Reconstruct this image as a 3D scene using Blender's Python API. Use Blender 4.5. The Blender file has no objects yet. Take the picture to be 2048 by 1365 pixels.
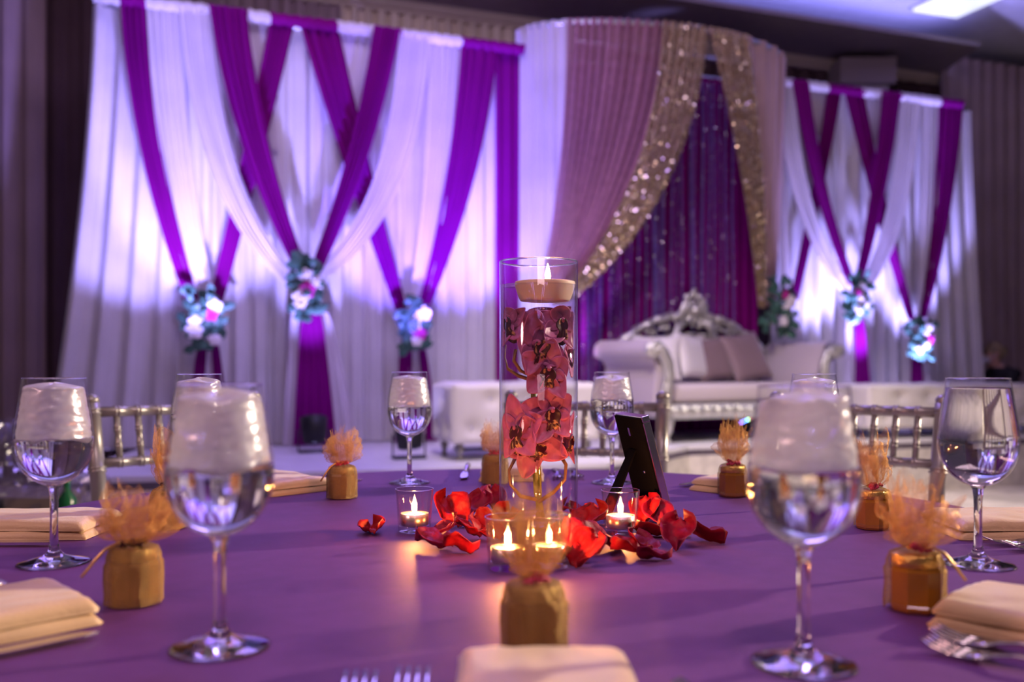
import bpy, math, random
from mathutils import Vector, Matrix, noise
R = random.Random(7)
PI = math.pi
scene = bpy.context.scene
COL = scene.collection

# ------------------------------------------------------------------ camera, world, lights, exposure
F, HOR, CX, CAMZ, TZ = 1840.0, 727.0, 1024.0, 0.987, 0.76
cam_d = bpy.data.cameras.new('camera'); cam = bpy.data.objects.new('camera', cam_d); COL.objects.link(cam)
cam.location = (0, 0, CAMZ); cam.rotation_euler = (PI/2, 0, 0)
cam_d.sensor_width = 36; cam_d.lens = 36*F/2048; cam_d.shift_y = (HOR-682.5)/2048
cam_d.clip_start = 0.02; cam_d.clip_end = 60
cam_d.dof.use_dof = True; cam_d.dof.focus_distance = 1.27; cam_d.dof.aperture_fstop = 3.3
scene.camera = cam

W = bpy.data.worlds.new('world'); scene.world = W; W.use_nodes = True
W.node_tree.nodes['Background'].inputs[0].default_value = (0.60, 0.50, 0.72, 1)
W.node_tree.nodes['Background'].inputs[1].default_value = 0.05
scene.view_settings.view_transform = 'Standard'; scene.view_settings.look = 'None'
scene.view_settings.exposure = 0.4; scene.view_settings.gamma = 1.0
scene.view_settings.use_curve_mapping = False
cy = scene.cycles
cy.use_denoising = True; cy.max_bounces = 8; cy.transmission_bounces = 8; cy.transparent_max_bounces = 14
cy.use_adaptive_sampling = True; cy.adaptive_threshold = .1
cy.glossy_bounces = 4; cy.diffuse_bounces = 3; cy.sample_clamp_indirect = 6.0; cy.blur_glossy = 0.6
cy.caustics_reflective = False

def aim(o, target):
    o.rotation_euler = (Vector(target)-o.location).to_track_quat('-Z', 'Y').to_euler()
def area(name, loc, target, size, power, color, sy=None):
    l = bpy.data.lights.new(name, 'AREA'); l.energy = power; l.color = color
    l.shape = 'RECTANGLE'; l.size = size; l.size_y = sy or size
    o = bpy.data.objects.new(name, l); COL.objects.link(o); o.location = loc; aim(o, target); return o
def spot(name, loc, target, power, color, angle=50, blend=.5, rad=.05):
    l = bpy.data.lights.new(name, 'SPOT'); l.energy = power; l.color = color
    l.spot_size = math.radians(angle); l.spot_blend = blend; l.shadow_soft_size = rad
    o = bpy.data.objects.new(name, l); COL.objects.link(o); o.location = loc; aim(o, target); return o
# hall lamps outside the frame: a warm stage wash from the right, a weak one from the left, ceiling downlights; plus an added wall fill
spot('stage_wash_light', (5.6, 3.3, 2.5), (0.0, 1.7, 0.8), 1500, (1, .80, .62), 44, .6, .06)
spot('stage_front_light', (-.2, 2.9, 4.2), (1.2, 6.0, .5), 430, (1, .84, .70), 56, .9, .2)
spot('floor_downlight', (3.3, 5.1, 4.4), (2.5, 5.0, 0), 520, (1, .86, .72), 72, .8, .15)
spot('left_wash_light', (-3.4, -1.2, 3.4), (-0.2, 1.2, .76), 150, (1, .52, .50), 60, .8, .3)
area('ceiling_light_rear', (0.3, -.6, 3.9), (0.2, 1.4, .7), 1.0, 30, (1.0, .66, .80))
area('ceiling_light_violet', (0.4, 4.2, 4.3), (0.3, 3.0, .7), 1.6, 75, (.36, .24, 1.0))
area('wall_fill_light', (-.4, 4.6, 4.4), (0.2, 8.2, 2.8), 2.4, 44, (.74, .56, .95), 1.2)  # added soft fill to lift the wall curtains and drapes, not a hall fitting

# ------------------------------------------------------------------ helpers
def X(px, d): return (px-CX)/F*d
def Z(py, d): return CAMZ+(HOR-py)/F*d
def on_table(px, py, h=0.0):
    d = F*(CAMZ-TZ-h)/(py-HOR); return Vector((X(px, d), d, TZ+h))
NX, NY = .3437, -.9391
EX, EY = .9391, .3437
E = Vector((EX, EY, 0)); N = Vector((NX, NY, 0)); UP = Vector((0, 0, 1))
STZ = .406
def bd(px, off=0.0, z=0.0):
    kx = (px-CX)/F
    t = (-6.698+off)/(NX*kx+NY)
    return Vector((kx*t, t, z))
def bp(px, py, off=0.0):
    p = bd(px, off); p.z = Z(py, p.y); return p

class MB:
    def __init__(s): s.v = []; s.f = []; s.mi = []
    def add(s, vs, fs, m=0):
        b = len(s.v); s.v += [tuple(v) for v in vs]; s.f += [tuple(i+b for i in f) for f in fs]; s.mi += [m]*len(fs); return s
    def box(s, c, size, rot=None, m=0):
        hx, hy, hz = [k/2 for k in size]; c = Vector(c)
        vs = [Vector((x, y, z)) for x in (-hx, hx) for y in (-hy, hy) for z in (-hz, hz)]
        if rot is not None: vs = [rot @ v for v in vs]
        return s.add([v+c for v in vs], [(0,1,3,2),(4,6,7,5),(0,4,5,1),(2,3,7,6),(0,2,6,4),(1,5,7,3)], m)
    def lathe(s, prof, n=32, c=(0,0,0), m=0, cap0=False, cap1=False):
        c = Vector(c); vs = []; fs = []
        for r, z in prof:
            for i in range(n):
                a = 2*PI*i/n; vs.append(c+Vector((r*math.cos(a), r*math.sin(a), z)))
        for j in range(len(prof)-1):
            for i in range(n):
                k = (i+1) % n; fs.append((j*n+i, j*n+k, (j+1)*n+k, (j+1)*n+i))
        if cap0: fs.append(tuple(range(n-1, -1, -1)))
        if cap1: fs.append(tuple((len(prof)-1)*n+i for i in range(n)))
        return s.add(vs, fs, m)
    def tube(s, pts, rad, n=8, m=0, caps=True):
        pts = [Vector(p) for p in pts]; rs = rad if isinstance(rad, (list, tuple)) else [rad]*len(pts)
        vs = []; fs = []; prev = None
        for i, p in enumerate(pts):
            d = (pts[min(i+1, len(pts)-1)]-pts[max(i-1, 0)])
            d = d.normalized() if d.length > 1e-9 else Vector((0, 0, 1))
            if prev is None:
                a = Vector((0, 0, 1)) if abs(d.z) < .9 else Vector((1, 0, 0)); u = d.cross(a).normalized()
            else:
                u = (prev-d*prev.dot(d)); u = u.normalized() if u.length > 1e-6 else d.orthogonal().normalized()
            prev = u; w = d.cross(u)
            for k in range(n):
                a = 2*PI*k/n; vs.append(p+(u*math.cos(a)+w*math.sin(a))*rs[i])
        for i in range(len(pts)-1):
            for k in range(n):
                q = (k+1) % n; fs.append((i*n+k, i*n+q, (i+1)*n+q, (i+1)*n+k))
        if caps:
            fs.append(tuple(range(n-1, -1, -1))); fs.append(tuple((len(pts)-1)*n+k for k in range(n)))
        return s.add(vs, fs, m)
    def grid(s, fn, nu, nv, m=0, closed=False):
        vs = [fn(i/(nu-1) if not closed else i/nu, j/(nv-1)) for j in range(nv) for i in range(nu)]
        fs = []
        for j in range(nv-1):
            for i in range(nu if closed else nu-1):
                k = (i+1) % nu; fs.append((j*nu+i, j*nu+k, (j+1)*nu+k, (j+1)*nu+i))
        return s.add(vs, fs, m)
    def ball(s, c, r, n=10, m=0, sc=(1,1,1), rot=None):
        c = Vector(c)
        def fn(u, v):
            a = 2*PI*u; b = PI*(v*.998+.001)-PI/2
            p = Vector((math.cos(b)*math.cos(a)*sc[0], math.cos(b)*math.sin(a)*sc[1], math.sin(b)*sc[2]))*r
            if rot is not None: p = rot @ p
            return c+p
        return s.grid(fn, n, max(5, n//2+1), m, closed=True)
    def build(s, name, mats, parent=None, smooth=True):
        me = bpy.data.meshes.new(name); me.from_pydata(s.v, [], s.f)
        for mm in (mats if isinstance(mats, (list, tuple)) else [mats]): me.materials.append(mm)
        me.polygons.foreach_set('material_index', s.mi)
        me.polygons.foreach_set('use_smooth', [smooth]*len(s.f)); me.update()
        o = bpy.data.objects.new(name, me); COL.objects.link(o)
        if parent is not None: o.parent = parent
        return o

def tag(o, label=None, cat=None, group=None, kind=None):
    if label: o['label'] = label
    if cat: o['category'] = cat
    if group: o['group'] = group
    if kind: o['kind'] = kind
    return o
def thing(name, label, cat, loc=(0,0,0), rz=0, group=None):
    o = bpy.data.objects.new(name, None); COL.objects.link(o); o.location = loc; o.rotation_euler = (0, 0, rz)
    o.empty_display_size = .05
    return tag(o, label, cat, group)
def dup(root, loc, rz, label, group=None):
    r = root.copy(); COL.objects.link(r); r.location = loc; r.rotation_euler = (0, 0, rz); r['label'] = label
    if group: r['group'] = group
    for ch in list(root.children):
        c = ch.copy(); COL.objects.link(c); c.parent = r
        for g in ch.children:
            d = g.copy(); COL.objects.link(d); d.parent = c
    return r
def bevel(o, w=.004, seg=2):
    b = o.modifiers.new('bevel', 'BEVEL'); b.width = w; b.segments = seg; b.limit_method = 'ANGLE'; return o
def solid(o, t): 
    m = o.modifiers.new('solid', 'SOLIDIFY'); m.thickness = t; m.offset = 0; return o
def subsurf(o, n=1):
    m = o.modifiers.new('sub', 'SUBSURF'); m.levels = n; m.render_levels = n; return o

# ------------------------------------------------------------------ materials
def mat(name, col, rough=.5, metal=0, var=0, nscale=8, bump=0, bscale=60, trans=0, ior=1.45, sheen=0, emis=None, estr=0,
        spec=None, sss=0, stretch=None, col2=None):
    m = bpy.data.materials.new(name); m.use_nodes = True; nt = m.node_tree; b = nt.nodes['Principled BSDF']
    b.inputs['Base Color'].default_value = (*col, 1); b.inputs['Roughness'].default_value = rough
    b.inputs['Metallic'].default_value = metal; b.inputs['Transmission Weight'].default_value = trans
    b.inputs['IOR'].default_value = ior
    if spec is not None: b.inputs['Specular IOR Level'].default_value = spec
    if sheen: b.inputs['Sheen Weight'].default_value = sheen; b.inputs['Sheen Roughness'].default_value = .4
    if emis: b.inputs['Emission Color'].default_value = (*emis, 1); b.inputs['Emission Strength'].default_value = estr
    if sss:
        b.inputs['Subsurface Weight'].default_value = sss; b.inputs['Subsurface Radius'].default_value = (.01, .006, .004)
    tc = nt.nodes.new('ShaderNodeTexCoord'); mp = nt.nodes.new('ShaderNodeMapping'); nt.links.new(tc.outputs['Object'], mp.inputs[0])
    if stretch: mp.inputs['Scale'].default_value = stretch
    if var or col2:
        n = nt.nodes.new('ShaderNodeTexNoise'); n.inputs['Scale'].default_value = nscale; n.inputs['Detail'].default_value = 5
        nt.links.new(mp.outputs[0], n.inputs['Vector'])
        r = nt.nodes.new('ShaderNodeValToRGB')
        r.color_ramp.elements[0].position = .35; r.color_ramp.elements[1].position = .65
        c2 = col2 or tuple(min(1, c*(1+var)) for c in col); c1 = col if col2 else tuple(c*(1-var) for c in col)
        r.color_ramp.elements[0].color = (*c1, 1); r.color_ramp.elements[1].color = (*c2, 1)
        nt.links.new(n.outputs['Fac'], r.inputs[0]); nt.links.new(r.outputs[0], b.inputs['Base Color'])
    if bump:
        n = nt.nodes.new('ShaderNodeTexNoise'); n.inputs['Scale'].default_value = bscale; n.inputs['Detail'].default_value = 4
        nt.links.new(mp.outputs[0], n.inputs['Vector'])
        bm = nt.nodes.new('ShaderNodeBump'); bm.inputs['Strength'].default_value = bump; bm.inputs['Distance'].default_value = .01
        nt.links.new(n.outputs['Fac'], bm.inputs['Height']); nt.links.new(bm.outputs[0], b.inputs['Normal'])
    return m
def fabric(name, col, transl=.25, rough=.8, var=.06, tcol=None):
    """thin woven cloth: diffuse with some light passing through"""
    m = mat(name, col, rough, var=var, nscale=3, spec=.12)
    nt = m.node_tree; b = nt.nodes['Principled BSDF']; out = nt.nodes['Material Output']
    t = nt.nodes.new('ShaderNodeBsdfTranslucent'); t.inputs[0].default_value = (*(tcol or col), 1)
    mx = nt.nodes.new('ShaderNodeMixShader'); mx.inputs[0].default_value = transl
    nt.links.new(b.outputs[0], mx.inputs[1]); nt.links.new(t.outputs[0], mx.inputs[2]); nt.links.new(mx.outputs[0], out.inputs[0])
    return m
def sheer(name, col, opac, gloss=.15, rough=.35, nscale=900, edge=.5, metal=0, glit=0):
    """open weave: threads with see-through gaps, denser when seen edge-on"""
    m = bpy.data.materials.new(name); m.use_nodes = True; nt = m.node_tree; nt.nodes.clear()
    out = nt.nodes.new('ShaderNodeOutputMaterial')
    d = nt.nodes.new('ShaderNodeBsdfDiffuse'); d.inputs[0].default_value = (*col, 1)
    tl = nt.nodes.new('ShaderNodeBsdfTranslucent'); tl.inputs[0].default_value = (*col, 1)
    g = nt.nodes.new('ShaderNodeBsdfGlossy'); g.inputs[0].default_value = (*[min(1, c*1.2) for c in col], 1); g.inputs[1].default_value = rough
    a = nt.nodes.new('ShaderNodeMixShader'); a.inputs[0].default_value = .4
    nt.links.new(d.outputs[0], a.inputs[1]); nt.links.new(tl.outputs[0], a.inputs[2])
    bb = nt.nodes.new('ShaderNodeMixShader'); bb.inputs[0].default_value = gloss
    nt.links.new(a.outputs[0], bb.inputs[1]); nt.links.new(g.outputs[0], bb.inputs[2])
    tr = nt.nodes.new('ShaderNodeBsdfTransparent')
    lw = nt.nodes.new('ShaderNodeLayerWeight'); lw.inputs[0].default_value = .5
    tc = nt.nodes.new('ShaderNodeTexCoord'); no = nt.nodes.new('ShaderNodeTexNoise'); no.inputs['Scale'].default_value = nscale
    nt.links.new(tc.outputs['Object'], no.inputs['Vector'])
    if glit:
        gb = nt.nodes.new('ShaderNodeBump'); gb.inputs['Strength'].default_value = glit; gb.inputs['Distance'].default_value = .002
        nt.links.new(no.outputs['Fac'], gb.inputs['Height']); nt.links.new(gb.outputs[0], g.inputs['Normal'])
    ma = nt.nodes.new('ShaderNodeMath'); ma.operation = 'MULTIPLY_ADD'; ma.inputs[1].default_value = edge; ma.inputs[2].default_value = opac-.25
    nt.links.new(lw.outputs['Facing'], ma.inputs[0])
    mb = nt.nodes.new('ShaderNodeMath'); mb.operation = 'MULTIPLY_ADD'; mb.inputs[1].default_value = .5; mb.use_clamp = True
    nt.links.new(no.outputs['Fac'], mb.inputs[0]); nt.links.new(ma.outputs[0], mb.inputs[2])
    mx = nt.nodes.new('ShaderNodeMixShader'); nt.links.new(mb.outputs[0], mx.inputs[0])
    nt.links.new(tr.outputs[0], mx.inputs[1]); nt.links.new(bb.outputs[0], mx.inputs[2]); nt.links.new(mx.outputs[0], out.inputs[0])
    return m
def thin_glass(name, tint=(.97, .97, .98), base=.05, k=.85, rough=.01):
    m = bpy.data.materials.new(name); m.use_nodes = True; nt = m.node_tree; nt.nodes.clear()
    out = nt.nodes.new('ShaderNodeOutputMaterial'); tr = nt.nodes.new('ShaderNodeBsdfTransparent'); tr.inputs[0].default_value = (*tint, 1)
    g = nt.nodes.new('ShaderNodeBsdfGlossy'); g.inputs[1].default_value = rough
    lw = nt.nodes.new('ShaderNodeLayerWeight'); lw.inputs[0].default_value = .5
    p = nt.nodes.new('ShaderNodeMath'); p.operation = 'POWER'; p.inputs[1].default_value = 4.0; nt.links.new(lw.outputs['Facing'], p.inputs[0])
    q = nt.nodes.new('ShaderNodeMath'); q.operation = 'MULTIPLY_ADD'; q.inputs[1].default_value = k; q.inputs[2].default_value = base; nt.links.new(p.outputs[0], q.inputs[0])
    mx = nt.nodes.new('ShaderNodeMixShader'); nt.links.new(q.outputs[0], mx.inputs[0]); nt.links.new(tr.outputs[0], mx.inputs[1]); nt.links.new(g.outputs[0], mx.inputs[2])
    nt.links.new(mx.outputs[0], out.inputs[0]); return m

M = {}
M['carpet'] = mat('cream_carpet', (.62, .56, .48), .95, var=.22, nscale=3.5, bump=.4, bscale=90)
M['stage'] = mat('stage_vinyl', (.72, .70, .72), .45, var=.05, nscale=5)
M['skirt'] = mat('stage_skirt', (.66, .61, .54), .9, var=.12, nscale=14, bump=.3, bscale=120)
M['darktrim'] = mat('stage_edge', (.16, .13, .18), .6)
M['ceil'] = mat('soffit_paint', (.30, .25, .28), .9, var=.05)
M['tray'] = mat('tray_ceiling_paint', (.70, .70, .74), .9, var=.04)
M['cornice'] = mat('cornice_paint', (.62, .52, .40), .7)
M['copper'] = mat('copper_trim', (.55, .30, .22), .4, metal=.3)
M['wall'] = mat('wall_paint', (.30, .24, .24), .9)
M['column'] = mat('column_paint', (.45, .40, .44), .8)
M['curt_taupe'] = fabric('taupe_curtain', (.38, .28, .29), .05)
M['curt_dark'] = fabric('dark_curtain', (.10, .06, .065), .03)
M['curt_cream'] = fabric('cream_curtain', (.75, .64, .48), .05)
M['white'] = fabric('white_drape', (.80, .77, .78), .22)
M['whiteswag'] = fabric('white_swag_cloth', (.82, .76, .80), .30)
M['purple'] = fabric('magenta_drape', (.22, .0015, .17), .22, tcol=(.40, .003, .34))
M['blush'] = sheer('blush_sheer', (.46, .22, .28), .80, gloss=.05, nscale=20, edge=.25)
M['blushlight'] = fabric('pale_blush_drape', (.74, .52, .50), .3)
M['lav'] = fabric('pale_canopy_drape', (.78, .72, .80), .3)
M['goldsheer'] = sheer('gold_sequin_net', (.45, .32, .20), .78, gloss=.3, rough=.4, nscale=120, edge=.3)
M['sequin'] = mat('gold_sequin', (1.0, .86, .58), .13, metal=1)
M['bead'] = mat('silver_bead', (.85, .85, .95), .2, metal=1)
M['strand'] = sheer('silver_strand_net', (.30, .22, .75), .50, gloss=.4, rough=.3, nscale=80)
M['pipe'] = mat('drape_pipe', (.55, .55, .58), .35, metal=1)
M['black'] = mat('black_plastic', (.012, .012, .014), .5)
M['blackvelvet'] = mat('black_velvet', (.005, .005, .006), .9, spec=.03)
M['cloth'] = mat('purple_satin_cloth', (.135, .042, .170), .55, var=.05, nscale=40, bump=.12, bscale=700, spec=.25)
M['napkin'] = mat('champagne_napkin', (.72, .50, .27), .42, var=.06, nscale=14, bump=.12, bscale=300, sheen=.4)
M['glass'] = mat('clear_glass', (1, 1, 1), .0, trans=1, ior=1.47)
M['thin'] = thin_glass('thin_glass')
M['water'] = mat('water', (1, 1, 1), .0, trans=1, ior=1.33)
M['ice'] = mat('crushed_ice', (.93, .93, .96), .38, trans=.72, ior=1.12, bump=.6, bscale=90)
M['clearwater'] = thin_glass('clear_vase_water', (.96, .96, .985), .02, .55)
M['ice'] = sheer('crushed_ice', (.96, .95, .98), .66, gloss=.22, rough=.3, nscale=42, edge=.12)
M['votive'] = thin_glass('votive_glass', (.985, .97, .95), .05, .8)
M['wax'] = mat('ivory_wax', (.90, .80, .62), .5, sss=.6)
M['waxpink'] = mat('peach_wax', (.92, .66, .50), .5, sss=.6)
M['tin'] = mat('aluminium_cup', (.80, .78, .74), .3, metal=1)
M['wick'] = mat('wick', (.05, .03, .02), .9)
def flame_mat():
    m = bpy.data.materials.new('flame'); m.use_nodes = True; nt = m.node_tree; nt.nodes.clear()
    out = nt.nodes.new('ShaderNodeOutputMaterial'); e = nt.nodes.new('ShaderNodeEmission'); e.inputs[0].default_value = (1, .60, .22, 1); e.inputs[1].default_value = 16
    tr = nt.nodes.new('ShaderNodeBsdfTransparent'); ad = nt.nodes.new('ShaderNodeAddShader')
    nt.links.new(e.outputs[0], ad.inputs[0]); nt.links.new(tr.outputs[0], ad.inputs[1]); nt.links.new(ad.outputs[0], out.inputs[0]); return m
M['flame'] = flame_mat()
M['stem'] = mat('green_stem', (.22, .24, .03), .4, var=.25, nscale=60)
M['pedicel'] = mat('brown_pedicel', (.24, .12, .03), .4, var=.2, nscale=60)
M['orchid'] = mat('pink_orchid', (.52, .13, .30), .45, var=.25, nscale=40, sss=.25, stretch=(1, 1, .25))
M['lip'] = mat('orchid_lip', (.045, .001, .008), .4, nscale=110, col2=(.55, .30, .14))
_r = [n for n in M['lip'].node_tree.nodes if n.type == 'VALTORGB'][0].color_ramp; _r.elements[0].position = .54; _r.elements[1].position = .60
M['petal'] = mat('red_rose_petal', (.27, .0015, .007), .55, var=.25, nscale=25, bump=.15, bscale=120, spec=.3)
M['petal2'] = mat('crimson_rose_petal', (.25, .0025, .028), .55, var=.25, nscale=25, bump=.15, bscale=120, spec=.3)
M['silver'] = mat('silver_paint', (.31, .29, .265), .36, metal=.5)
M['steel'] = mat('polished_steel', (.72, .70, .70), .16, metal=1)
M['chrome'] = mat('silver_frame_edge', (.80, .76, .72), .14, metal=1)
M['honey'] = mat('honey', (.34, .13, .012), .12, sss=.0, var=.15, nscale=20, spec=.6)
M['gold'] = mat('gold_foil', (.80, .52, .14), .28, metal=.9, bump=.3, bscale=250)
M['organza'] = sheer('gold_organza', (.46, .29, .11), .55, gloss=.40, rough=.22, nscale=800, edge=.35, glit=.9)
M['tulle'] = sheer('gold_tulle', (.82, .44, .14), .115, gloss=.30, rough=.22, nscale=900, edge=.42, glit=.7)
M['ribbon'] = mat('gold_ribbon', (.80, .52, .18), .3, metal=.7)
M['rosette_dark'] = mat('burgundy_rosette', (.05, .002, .008), .6)
M['rosette_pink'] = mat('pink_rosette', (.60, .06, .13), .6)
M['leather'] = mat('ivory_leatherette', (.74, .70, .66), .45, bump=.05, bscale=80)
M['ivory'] = mat('ivory_upholstery', (.60, .52, .54), .55, sheen=.2, bump=.05, bscale=200)
M['mauve'] = mat('mauve_velvet_pillow', (.26, .175, .185), .6, sheen=.4)
M['satin'] = mat('white_satin_pillow', (.78, .74, .72), .35, sheen=.3)
M['carved'] = mat('carved_silver_leaf', (.66, .65, .60), .34, metal=.75, bump=.9, bscale=45)
M['crystal'] = mat('crystal_button', (.95, .95, 1), .08, metal=.9)
M['leaf'] = mat('blue_green_leaf', (.05, .13, .10), .5, var=.4, nscale=12)
M['flower'] = mat('white_silk_flower', (.85, .80, .82), .6, sheen=.3)
M['flowerpink'] = mat('magenta_silk_flower', (.55, .02, .32), .6)
M['skin'] = mat('skin', (.50, .28, .22), .5, sss=.1)
M['darkwear'] = mat('black_clothing', (.012, .011, .016), .8)
M['hair'] = mat('dark_blond_hair', (.12, .08, .045), .5, bump=.5, bscale=60, col2=(.40, .30, .17), nscale=14)
M['mask'] = mat('pale_face_mask', (.62, .60, .70), .8)
M['bag'] = thin_glass('clear_plastic_film', (.90, .90, .93), .14, .8, .12)
M['crate'] = mat('brown_carton', (.20, .15, .12), .8)
M['green'] = mat('green_bottle_glass', (.01, .10, .03), .15)
M['lens'] = mat('uplight_lens', (.5, .4, 1), .3, emis=(.45, .38, 1), estr=12)
M['cove'] = mat('cove_led', (.8, .85, 1), .4, emis=(.30, .28, 1), estr=13)
M['panel'] = mat('ceiling_panel_light', (.9, .9, .9), .4, emis=(.8, .85, 1), estr=.8)
def led(n, c): m = mat('led_'+n, c, .4, emis=c, estr=14); m.cycles.emission_sampling = 'NONE'; return m
for k_ in ('lens', 'flame', 'panel'): M[k_].cycles.emission_sampling = 'NONE'

# ------------------------------------------------------------------ the hall
def struct(name, mb, m, parent=None, smooth=False):
    o = mb.build(name, m, parent, smooth)
    if parent is None: o['kind'] = 'structure'
    return o
mb = MB(); mb.box((0, 5, -.05), (24, 22, .1)); struct('floor', mb, M['carpet'])

WOFF = -1.15
def line_pt(u, off, z):                       # u metres along the backdrop direction from the point straight ahead
    b = bd(CX, off); return Vector((b.x+EX*u, b.y+EY*u, z))
def slab(mb, u0, u1, o0, o1, z0, z1):
    vs = [line_pt(u, o, z) for u in (u0, u1) for o in (o0, o1) for z in (z0, z1)]
    mb.add(vs, [(0,1,3,2),(4,6,7,5),(0,4,5,1),(2,3,7,6),(0,2,6,4),(1,5,7,3)])
mb = MB(); slab(mb, -7, 8.5, WOFF-.45, WOFF-.25, 0, 4.6); struct('wall_back', mb, M['wall'])
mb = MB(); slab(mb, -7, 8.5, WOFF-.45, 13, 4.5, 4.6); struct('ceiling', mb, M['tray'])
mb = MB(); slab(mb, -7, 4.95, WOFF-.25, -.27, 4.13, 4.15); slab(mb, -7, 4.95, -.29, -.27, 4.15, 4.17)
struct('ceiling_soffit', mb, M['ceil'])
mb = MB(); slab(mb, -7, 4.95, WOFF-.25, WOFF+.06, 4.06, 4.13); slab(mb, -7, 4.95, WOFF-.25, WOFF+.02, 4.03, 4.06)
struct('trim_1', mb, M['cornice'])
mb = MB(); slab(mb, 4.6, 8.4, .75, .85, 4.42, 4.5); struct('trim_2', mb, M['copper'])
mb = MB(); slab(mb, -6.5, 4.7, -.50, -.42, 4.152, 4.160)
mb.build('cove_light_strip', M['cove']); tag(bpy.data.objects['cove_light_strip'], 'blue-white cove light strip lying on the dark ceiling soffit', 'cove light')
p = Vector((X(1915, 8.9), 8.9, 4.49))
t = thing('ceiling_light', 'square white ceiling light panel above the right backdrop', 'ceiling light', (p.x, p.y, 4.47), math.atan2(EY, EX))
MB().box((0, 0, .02), (.62, .62, .02)).build('frame', M['tray'], t); MB().box((0, 0, .0), (.56, .56, .02)).build('diffuser', M['panel'], t)
# column standing proud of the back wall
pc = bd(1716, -1.0); t = thing('wall_column', 'square mauve column rising behind the right backdrop', 'column', (pc.x, pc.y, 0), math.atan2(EY, EX)-.35)
t['kind'] = 'structure'
MB().box((0, 0, 1.9), (.44, .44, 3.8)).build('shaft', M['column'], t, False)
MB().box((0, 0, 3.93), (.56, .56, .26)).build('capital', M['wall'], t, False)

def pleat(u, seed, wl):                        # irregular fold profile, -1..1
    ph = noise.noise(Vector((u*.9, seed*3.1, 0)))*2.2
    return math.sin(2*PI*u/wl+ph)*.75+.35*math.sin(2*PI*u/(wl*.47)+ph*2+seed)
def curtain(name, px0, px1, off, z0, z1, m, label, wl=.16, amp=.045, flare0=0, flare1=0, parent=None, nper=10, seed=1):
    a = bd(px0, off); b = bd(px1, off); L = (b-a).length; nu = max(8, int(L/wl*nper))
    def fn(u, v):
        fl = (1-v)**1.5
        uu = u*L; k = 1-.5*v*v
        p = a+E*(uu*(1)+(-flare0*(1-u)+flare1*u)*fl)+N*(amp*pleat(uu, seed, wl)*(.65+.35*(1-v)))
        return Vector((p.x, p.y, z0+(z1-z0)*v))
    o = MB().grid(fn, nu, 12).build(name, m, parent)
    if label: tag(o, label, 'curtain', 'dark wall curtains')
    return o
curtain('wall_curtain', -260, 92, WOFF+.12, .0, 4.0, M['curt_taupe'], 'mauve-brown pleated wall curtain at the left edge of the photo', seed=2)
curtain('wall_curtain', 92, 215, WOFF, .0, 4.0, M['curt_dark'], 'dark brown wall curtain beside the left white drape edge', wl=.22, seed=3)
curtain('wall_curtain', 215, 680, WOFF, .0, 4.025, M['curt_taupe'], 'taupe pleated curtain header showing above the left purple swags', wl=.11, amp=.07, seed=4)
curtain('wall_curtain', 680, 1062, WOFF, .0, 4.025, M['curt_cream'], 'cream pinch-pleated curtain header above the left backdrop beside the canopy', wl=.115, amp=.085, seed=5)
curtain('wall_curtain', 1062, 1790, WOFF-.05, .0, 4.025, M['curt_dark'], 'dark curtain behind the round canopy and column', wl=.2, seed=6)
curtain('wall_curtain', 1790, 1880, WOFF, .0, 4.025, M['curt_dark'], 'narrow dark curtain just right of the column', wl=.2, seed=7)
curtain('wall_curtain', 1880, 2300, WOFF+.15, .0, 4.3, M['curt_taupe'], 'taupe pleated wall curtain at the right edge behind the person', wl=.17, amp=.06, seed=8)

# ------------------------------------------------------------------ the stage
edge = [(-2.35, 4.62), (-.62, 5.02), (.55, 5.36), (1.25, 6.50), (3.2, 7.08), (5.1, 7.78)]
back = [(4.6, 9.5), (-2.6, 6.85)]
poly = edge+back
def prism(mb, pts, z0, z1):
    n = len(pts); vs = [Vector((x, y, z0)) for x, y in pts]+[Vector((x, y, z1)) for x, y in pts]
    mb.add(vs, [tuple(range(n-1, -1, -1)), tuple(range(n, 2*n))]+[(i, (i+1) % n, n+(i+1) % n, n+i) for i in range(n)])
t = thing('stage', 'low white-topped stage carrying the sofa and drapes', 'stage', (0, 0, 0)); t['kind'] = 'structure'
mb = MB(); prism(mb, poly, STZ-.03, STZ); mb.build('stage_top', M['stage'], t, False)
mb = MB()
def inset(pts, k): return [(x+(0-x)*0+k*.0, y+k) for x, y in pts]
prism(mb, [(x, y+.02) for x, y in edge]+back, STZ-.075, STZ-.03); mb.build('stage_edge_band', M['darktrim'], t, False)
mb = MB(); prism(mb, [(x, y+.005) for x, y in edge]+back, 0, STZ-.075); mb.build('stage_skirt', M['skirt'], t, False)

# ------------------------------------------------------------------ backdrops of white drape with crossed swags
TOPZ = 3.385
def swag(parent, name, m, tl, tr, tie, tw, off, k=.25, mm=.62, folds=5, amp=.022, tail=None, off2=None, topz=TOPZ, topfn=None, nv=26, bulge=0):
    """pleated band from the pipe (pixels tl..tr of the top line) gathered to the tie point (px, py)"""
    off2 = off if off2 is None else off2
    T = bp(tie[0], tie[1], off2)
    nu = folds*8+1
    def fn(u, v):
        A = topfn(u) if topfn else bd(tl+(tr-tl)*u, off, topz)
        B = T+E*((u-.5)*tw)
        C = Vector((A.x+(B.x-A.x)*k, A.y+(B.y-A.y)*k, A.z+(B.z-A.z)*mm))
        p = A*(1-v)**2+C*2*v*(1-v)+B*v*v
        a = amp*(1-.55*v)*(math.sin(2*PI*folds*u+parent.get('ph', 0)+1.3*noise.noise(Vector((u*4, v*1.5, tl*.01))))+.5*math.sin(2*PI*folds*2.3*u+v*2))
        return p+N*(a+bulge*math.sin(PI*v))
    o = MB().grid(fn, nu, nv).build(name, m, parent)
    return fn
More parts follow.
